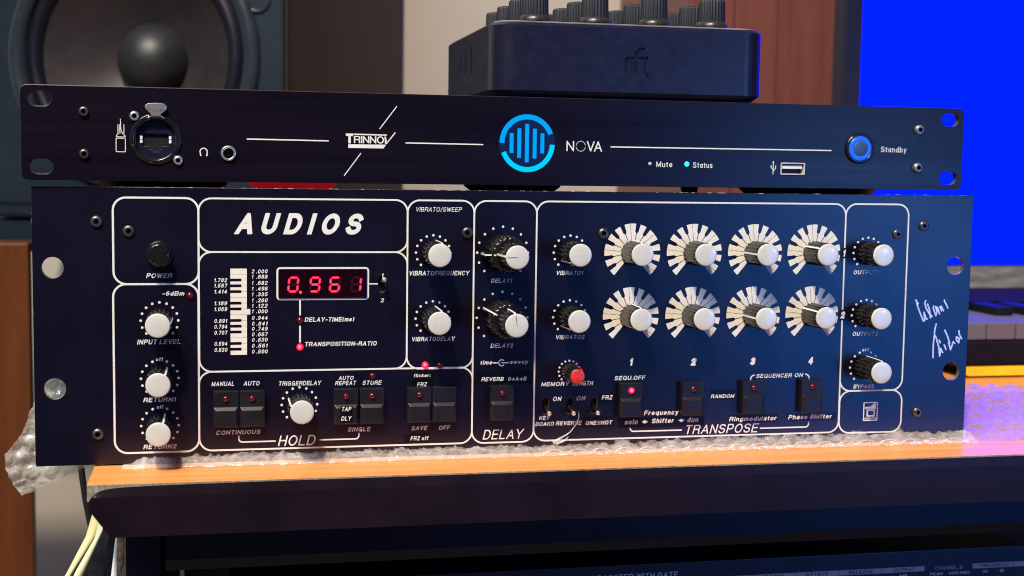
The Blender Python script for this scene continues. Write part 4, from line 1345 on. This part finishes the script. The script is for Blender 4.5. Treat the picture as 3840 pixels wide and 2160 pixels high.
# rims of whole bubbles peeping out along the front edge
mb = MB()
x = 250.0
while x < 480:
    w_ = 5.6 + rnd.uniform(-.5, .4)
    yy = -9.2 + rnd.uniform(-.5, .8)
    mb.tube([(x + w_ * math.cos(q), yy - .8 * math.sin(q), -.35 + 3.1 * math.sin(q) + .15 * nz(x, q * 3)) for q in [math.pi * k / 12 for k in range(13)]], .34, 6)
    x += 12.3 + rnd.uniform(-.6, .6)
bwl(mb.build("bubble_rims", WRAP, BW, recalc=False))
# stray strand standing up against the panel
mb = MB()
mb.tube([(251.5, -1.6, 4.5), (255.0, -1.1, 6.6), (258.4, -.9, 8.3), (260.6, -.8, 9.8), (264.3, -.7, 14.6), (265.0, -.7, 17.8), (264.6, -.7, 20.2)], [1.0, .55, .32, .28, .32, .28, .15], 8)
mb.tube([(253, -1.6, 4.0), (257.5, -1.3, 5.5), (259.5, -1.2, 7.4)], [.8, .45, .2], 8)
bwl(mb.build("loose_strand", WRAP_THICK, BW, recalc=False))
# flap hanging off the desk at the left end
Lc = [(-10.1, -19.7), (-14.4, -12.8), (-17.0, -5.4), (-16.6, 2.0), (-9.0, 11.7), (-4.0, 24), (2.0, 40)]
Rc = [(20.5, -6.6), (21.5, -4.5), (23, -2), (25, 2), (26, 10), (27, 24), (27, 40)]
def interp(c, t):
    t *= len(c) - 1
    i = min(int(t), len(c) - 2)
    f = t - i
    return c[i][0] + (c[i + 1][0] - c[i][0]) * f, c[i][1] + (c[i + 1][1] - c[i][1]) * f
rows = []
for i in range(60):
    v = i / 59
    l, r = interp(Lc, v), interp(Rc, v)
    row = []
    for j in range(60):
        u = j / 59
        x, z = l[0] + (r[0] - l[0]) * u, l[1] + (r[1] - l[1]) * u
        gx, gz = x / 8.6, z / 7.6
        gi = round(gz)
        dx = (gx + .5 * (gi % 2)) - round(gx + .5 * (gi % 2))
        d = math.hypot(dx * 8.6, (gz - gi) * 7.6)
        bub = 1.5 * max(0, 1 - (d / 3.6) ** 2) ** .5 * (1 if v > .14 else 0) if d < 3.6 else 0
        y = 26 - 6 * v - bub - 1.0 * ridge(x * .10, z * .10, 2) - .7 * nz(x * .35, z * .35, 7)
        row.append((x + .8 * nz(x * .3, z * .3, 1), y, z + .8 * nz(x * .3, z * .3, 4)))
    rows.append(row)
mb = MB()
mb.grid(rows)
bwl(mb.build("hanging_flap", WRAP_THICK, BW, recalc=False))
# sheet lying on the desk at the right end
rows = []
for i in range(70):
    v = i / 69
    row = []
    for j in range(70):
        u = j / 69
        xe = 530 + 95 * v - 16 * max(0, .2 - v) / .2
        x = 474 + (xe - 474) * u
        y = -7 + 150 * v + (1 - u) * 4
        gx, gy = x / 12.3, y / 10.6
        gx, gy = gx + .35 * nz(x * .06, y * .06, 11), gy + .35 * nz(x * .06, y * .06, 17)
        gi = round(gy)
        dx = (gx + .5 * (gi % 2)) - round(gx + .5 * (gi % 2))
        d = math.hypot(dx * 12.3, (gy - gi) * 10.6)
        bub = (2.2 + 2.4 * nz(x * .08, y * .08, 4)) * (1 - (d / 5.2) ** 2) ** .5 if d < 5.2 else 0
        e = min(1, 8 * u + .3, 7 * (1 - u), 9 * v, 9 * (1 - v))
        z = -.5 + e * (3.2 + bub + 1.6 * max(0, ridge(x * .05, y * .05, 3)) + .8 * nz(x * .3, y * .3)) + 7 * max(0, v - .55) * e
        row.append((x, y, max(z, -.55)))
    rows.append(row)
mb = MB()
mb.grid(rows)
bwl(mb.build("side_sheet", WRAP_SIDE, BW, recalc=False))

# ================================================================== papers, film and cable hanging at the left end of the desk
def hanging(name, label, cat, left, right, y, m, bulge=1.6, crump=0.0):
    cx, cz = left[-1][0], left[-1][1]
    t = thing(name, label, cat, (cx, y, cz), 0, "paper strips hanging at the desk end" if name == "paper_sheet" else None)
    F, Bk = [], []
    for i in range(40):
        v = i / 39
        l, r = interp(left, v), interp(right, v)
        fr, bk = [], []
        for j in range(14):
            u = j / 13
            x, z = l[0] + (r[0] - l[0]) * u, l[1] + (r[1] - l[1]) * u
            yy = -bulge * math.sin(math.pi * u) * (.5 + .5 * v) + .5 * bulge * math.sin(5 * v + 3 * u) + crump * (ridge(x * .22, z * .09, y) + .6 * nz(x * .6, z * .3, y))
            fr.append((x - cx, yy, z - cz))
            bk.append((x - cx, yy + .35, z - cz))
        F.append(fr)
        Bk.append(bk)
    mb = MB()
    mb.grid(F)
    mb.grid(Bk)
    mb.build("sheet", m, t, recalc=False)
    return t
hanging("paper_sheet", "pale yellow paper strip hanging at the left desk end, the outer one", "paper", [(26.4, -20), (22, -35.5), (12.7, -53.5), (3.5, -66)], [(30, -22), (26.2, -35.7), (17.3, -51.8), (10.5, -66)], 3.0, PAPER1, 1.2)
hanging("paper_sheet", "pale green paper strip hanging between the yellow paper and the black film", "paper", [(30.0, -20), (26.2, -36), (17.3, -51.8), (10.8, -66)], [(35, -24), (30.0, -32.8), (21.4, -54.0), (16, -66)], 1.0, PAPER2, 1.2)
hanging("plastic_film", "crinkled black plastic film hanging under the left desk end", "plastic film", [(31.0, -22), (30.1, -32.4), (21.6, -53.0), (16.2, -66)], [(38, -22), (36.4, -34.9), (33.9, -52.8), (32.2, -66)], -3.0, BAG, .8, .8)
hanging("white_strip", "narrow white paper strip beside the black film", "paper", [(36.9, -22), (36.5, -33.6), (34.4, -51.6), (32.8, -66)], [(38.0, -22), (37.6, -33.7), (36.9, -51.7), (36.7, -66)], -8.0, WHITEP, .3)
hanging("cardboard_strip", "torn brown cardboard strip next to the black desk post", "cardboard", [(37.8, -22), (37.6, -40), (37.4, -45), (38.4, -49.3)], [(41.2, -22), (41.0, -38), (40.9, -45), (39.0, -49.0)], -12.0, CARD, .3, .35)
cb = thing("cable", "black cable hanging down behind the left end of the desk", "cable", (10, 100, -15))
mb = MB()
mb.tube([(x - 10, 0, z + 15) for x, z in [(6, 20), (8.5, 0), (10.3, -17.9), (11.6, -29.8), (13.1, -41.8), (15.2, -53.8), (17.1, -62.9), (19.4, -75.0), (24, -100)]], 1.75, 12)
mb.build("cable_run", CABLE, cb)

# ================================================================== things behind: keyboard, yellow bar, monitor
KB = thing("music_keyboard", "black music keyboard with white keys behind the right end of the effects unit", "keyboard", (598, 205, -0.7))
def kl(o):
    o.location = -Vector((598, 205, -0.7)) * MM
    return o
mb = MB()
v = [(x, y, z) for x in (598, 1500) for y, z in ((206, 6.6), (203, 10), (203, 24.5), (206, 26.4), (292, 26.4), (288, 45.5), (386, 47), (386, 6.6))]
mb.add(v, [(i, (i + 1) % 8, (i + 1) % 8 + 8, i + 8) for i in range(8)] + [tuple(range(8))[::-1], tuple(range(8, 16))])
kl(mb.build("case", KEYBODY, KB, bevel=.8))
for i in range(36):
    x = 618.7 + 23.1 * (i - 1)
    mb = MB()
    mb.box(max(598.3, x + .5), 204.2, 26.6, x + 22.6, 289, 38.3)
    kl(mb.build("white_key", KEY_SHADED, KB, bevel=.9))
    if i % 7 in (2, 3, 5, 6, 0):
        mb = MB()
        mb.box(x + 12, 250, 38.4, x + 26, 287, 45.0)
        kl(mb.build("black_key", BLACK, KB, bevel=1.2))
YB = thing("yellow_bar", "bright yellow flat bar lying along the foot of the music keyboard", "bar", (603, 203, -0.7))
mb = MB()
mb.prism(rrect(0, 1.6, 900, 8.2, 2.6, 6), 0, 9)
for x in (300, 600):
    mb.box(x, 1, 0.1, x + 10, 8, 1.7)
mb.build("bar_body", YELLOW, YB)
MO = thing("computer_monitor", "computer monitor showing a plain bright blue screen", "monitor", (596, 400, -0.7))
def ml(o):
    o.location = -Vector((596, 400, -0.7)) * MM
    return o
mb = MB()
mb.box(596, 401.5, 38.9, 1200, 424, 480)
ml(mb.build("housing", MONITOR, MO, bevel=1.5))
mb = MB()
mb.box(596, 398.6, 64.6, 610, 401.2, 480)
mb.box(610, 398.6, 64.6, 1190, 401.2, 66.2)
mb.box(1190, 398.6, 64.6, 1200, 401.2, 480)
mb.box(610, 398.6, 468, 1190, 401.2, 480)
ml(mb.build("bezel", MONITOR, MO))
mb = MB()
mb.box(596, 397.5, 38.9, 1200, 401.2, 64.4)
ml(mb.build("chin", CHINM, MO, bevel=.6))
mb = MB()
mb.box(610, 400.4, 66.2, 1190, 401.3, 468)
ml(mb.build("screen", SCREEN, MO))
mb = MB()
mb.box(850, 424.2, -0.5, 960, 440, 260)
mb.box(800, 424.2, -0.6, 1010, 520, 3)
ml(mb.build("stand", MONITOR, MO, bevel=1))

# ================================================================== speaker on its cabinet
PHI = math.radians(23)
SP = thing("speaker", "dark studio loudspeaker with a grey cone woofer behind the left end of the devices", "speaker", (148, 600, 72), -PHI)
# local frame: x runs left of the right front edge as negative, y runs back, z up
SW, SD, SH = 292, 380, 470
WX, WZ, WR = -146, 168, 122
pl = plate("baffle", rrect(-SW, 18, 0, SH, 5, 4), [circ(WX, WZ, 108, 64)], -14, 0, [SPK_FRONT, SPK_FRONT, SPK_FRONT], SP, 4.0)
mb = MB()
mb.box(-SW + 1, 0.2, 18, -1, SD, SH)
bx_ = mb.build("cabinet_body", SPK_SIDE, SP, bevel=1.0)
mb = MB()
mb.box(-SW - 60, -8, -10, -2, SD - 10, 17.2)
mb.build("base_pad", SPK_FRONT, SP, bevel=3)
mb = MB()
mb.box(-SW + .5, -14.6, 30, -.5, -13.8, 33)
mb.build("groove_strip", SURROUND, SP)
def wl(prof, m, name, mn=72, parent=None):
    mb = MB()
    mb.lathe(prof, (WX, -14, WZ), mn, cap=False)
    return mb.build(name, m, parent or SP)
wl([(124, -.2), (124, 3), (121, 6.5), (116, 8), (111, 6), (108, 2), (107.5, -4)], SPK_RING, "trim_ring")
wo = wl([(108, -2), (104, 3), (99, 4.6), (95, 2.5), (92.5, -2), (91, -5)], SURROUND, "surround")
wl([(91.5, -4), (84, -10), (66, -24), (44, -39), (30, -46)], CONE, "cone")
mb = MB()
mb.ball((WX, -14 + 46, WZ), 35, 40, half=False, sy=1.0)
mb.build("dust_cap", DOME, SP)
mb = MB()
mb.box(WX - 112, 2, WZ - 112, WX + 112, 90, WZ + 112)
mb.lathe([(13, .2), (13, 2.2), (10.5, 3), (8.5, 1), (8, -1)], (-24.5, -14, 219), 32, mi=0, cap=False)
mb = MB()
mb.lathe([(12.5, .2), (12.5, 1.6), (11, 2.4), (9.0, 1), (8.5, -.5), (.01, -.5)], (-24.5, -14, 219), 32, cap=False)
mb.build("bolt_recess", SPK_RING, SP)
# the woofer opening goes through the cabinet front
ct = MB()
ct.lathe([(109, -70), (109, 16)], (WX, 0, WZ), 48)
cto = ct.build("cutter", SPK_SIDE, SP)
md = bx_.modifiers.new("opening", "BOOLEAN")
md.operation = "DIFFERENCE"
md.object = cto
bpy.context.view_layer.update()
dg = bpy.context.evaluated_depsgraph_get()
new = bpy.data.meshes.new_from_object(bx_.evaluated_get(dg))
bx_.modifiers.remove(md)
bx_.data = new
bpy.data.objects.remove(cto)
for p in bx_.data.polygons:
    p.use_smooth = False

ST = thing("speaker_stand", "dark steel stand with a square plate carrying the studio loudspeaker", "speaker stand", (60, 780, -1200))
mb = MB()
mb.box(-130, -140, 1262, 130, 160, 1271.5)
mb.build("top_plate", BLACK, ST)
mb = MB()
mb.box(-30, -30, 12, 30, 30, 1261.8)
mb.build("post", BLACK, ST)
mb = MB()
mb.box(-150, -150, 0.5, 150, 150, 11.8)
mb.build("base_plate", BLACK, ST)

CA = thing("wooden_board", "orange-brown wooden board standing below the loudspeaker at the left edge", "board", (-80, 600, -500))
mb = MB()
mb.box(-500, 0, 0, 0, 20, 571)
mb.build("front_board", WOODBROWN, CA, bevel=1.5)
mb = MB()
mb.box(-500, 20.2, 562, 0, 45, 571)
mb.build("top_board", WOODBROWN, CA)
mb = MB()
mb.box(-500, 20.2, 0, -470, 45, 561.8)
mb.build("side_board", WOODBROWN, CA)

DR = thing("wardrobe", "red-brown wooden wardrobe standing behind the knob controller and the monitor", "wardrobe", (566, 700, -500))
mb = MB()
mb.box(0, 6, 0, 900, 262, 1800)
mb.build("carcass", WOODRED, DR)
for x0, x1 in [(0, 47.5), (48.5, 96), (97, 420), (421, 900)]:
    mb = MB()
    mb.box(x0, 0 if x1 < 97 else 1.2, 0, x1, 5.8, 1800)
    mb.build("board", WOODRED, DR, bevel=1.2)

wl_ = MB()
wl_.box(-2500, 966, -1200, 3000, 990, 2200)
o = wl_.build("wall", WALL)
o["kind"] = "structure"
fl_ = MB()
fl_.box(-2500, -2500, -1210, 3000, 966, -1200)
o = fl_.build("floor", mat("grey_floor", (0.2, 0.17, 0.14), .6, .3))
o["kind"] = "structure"
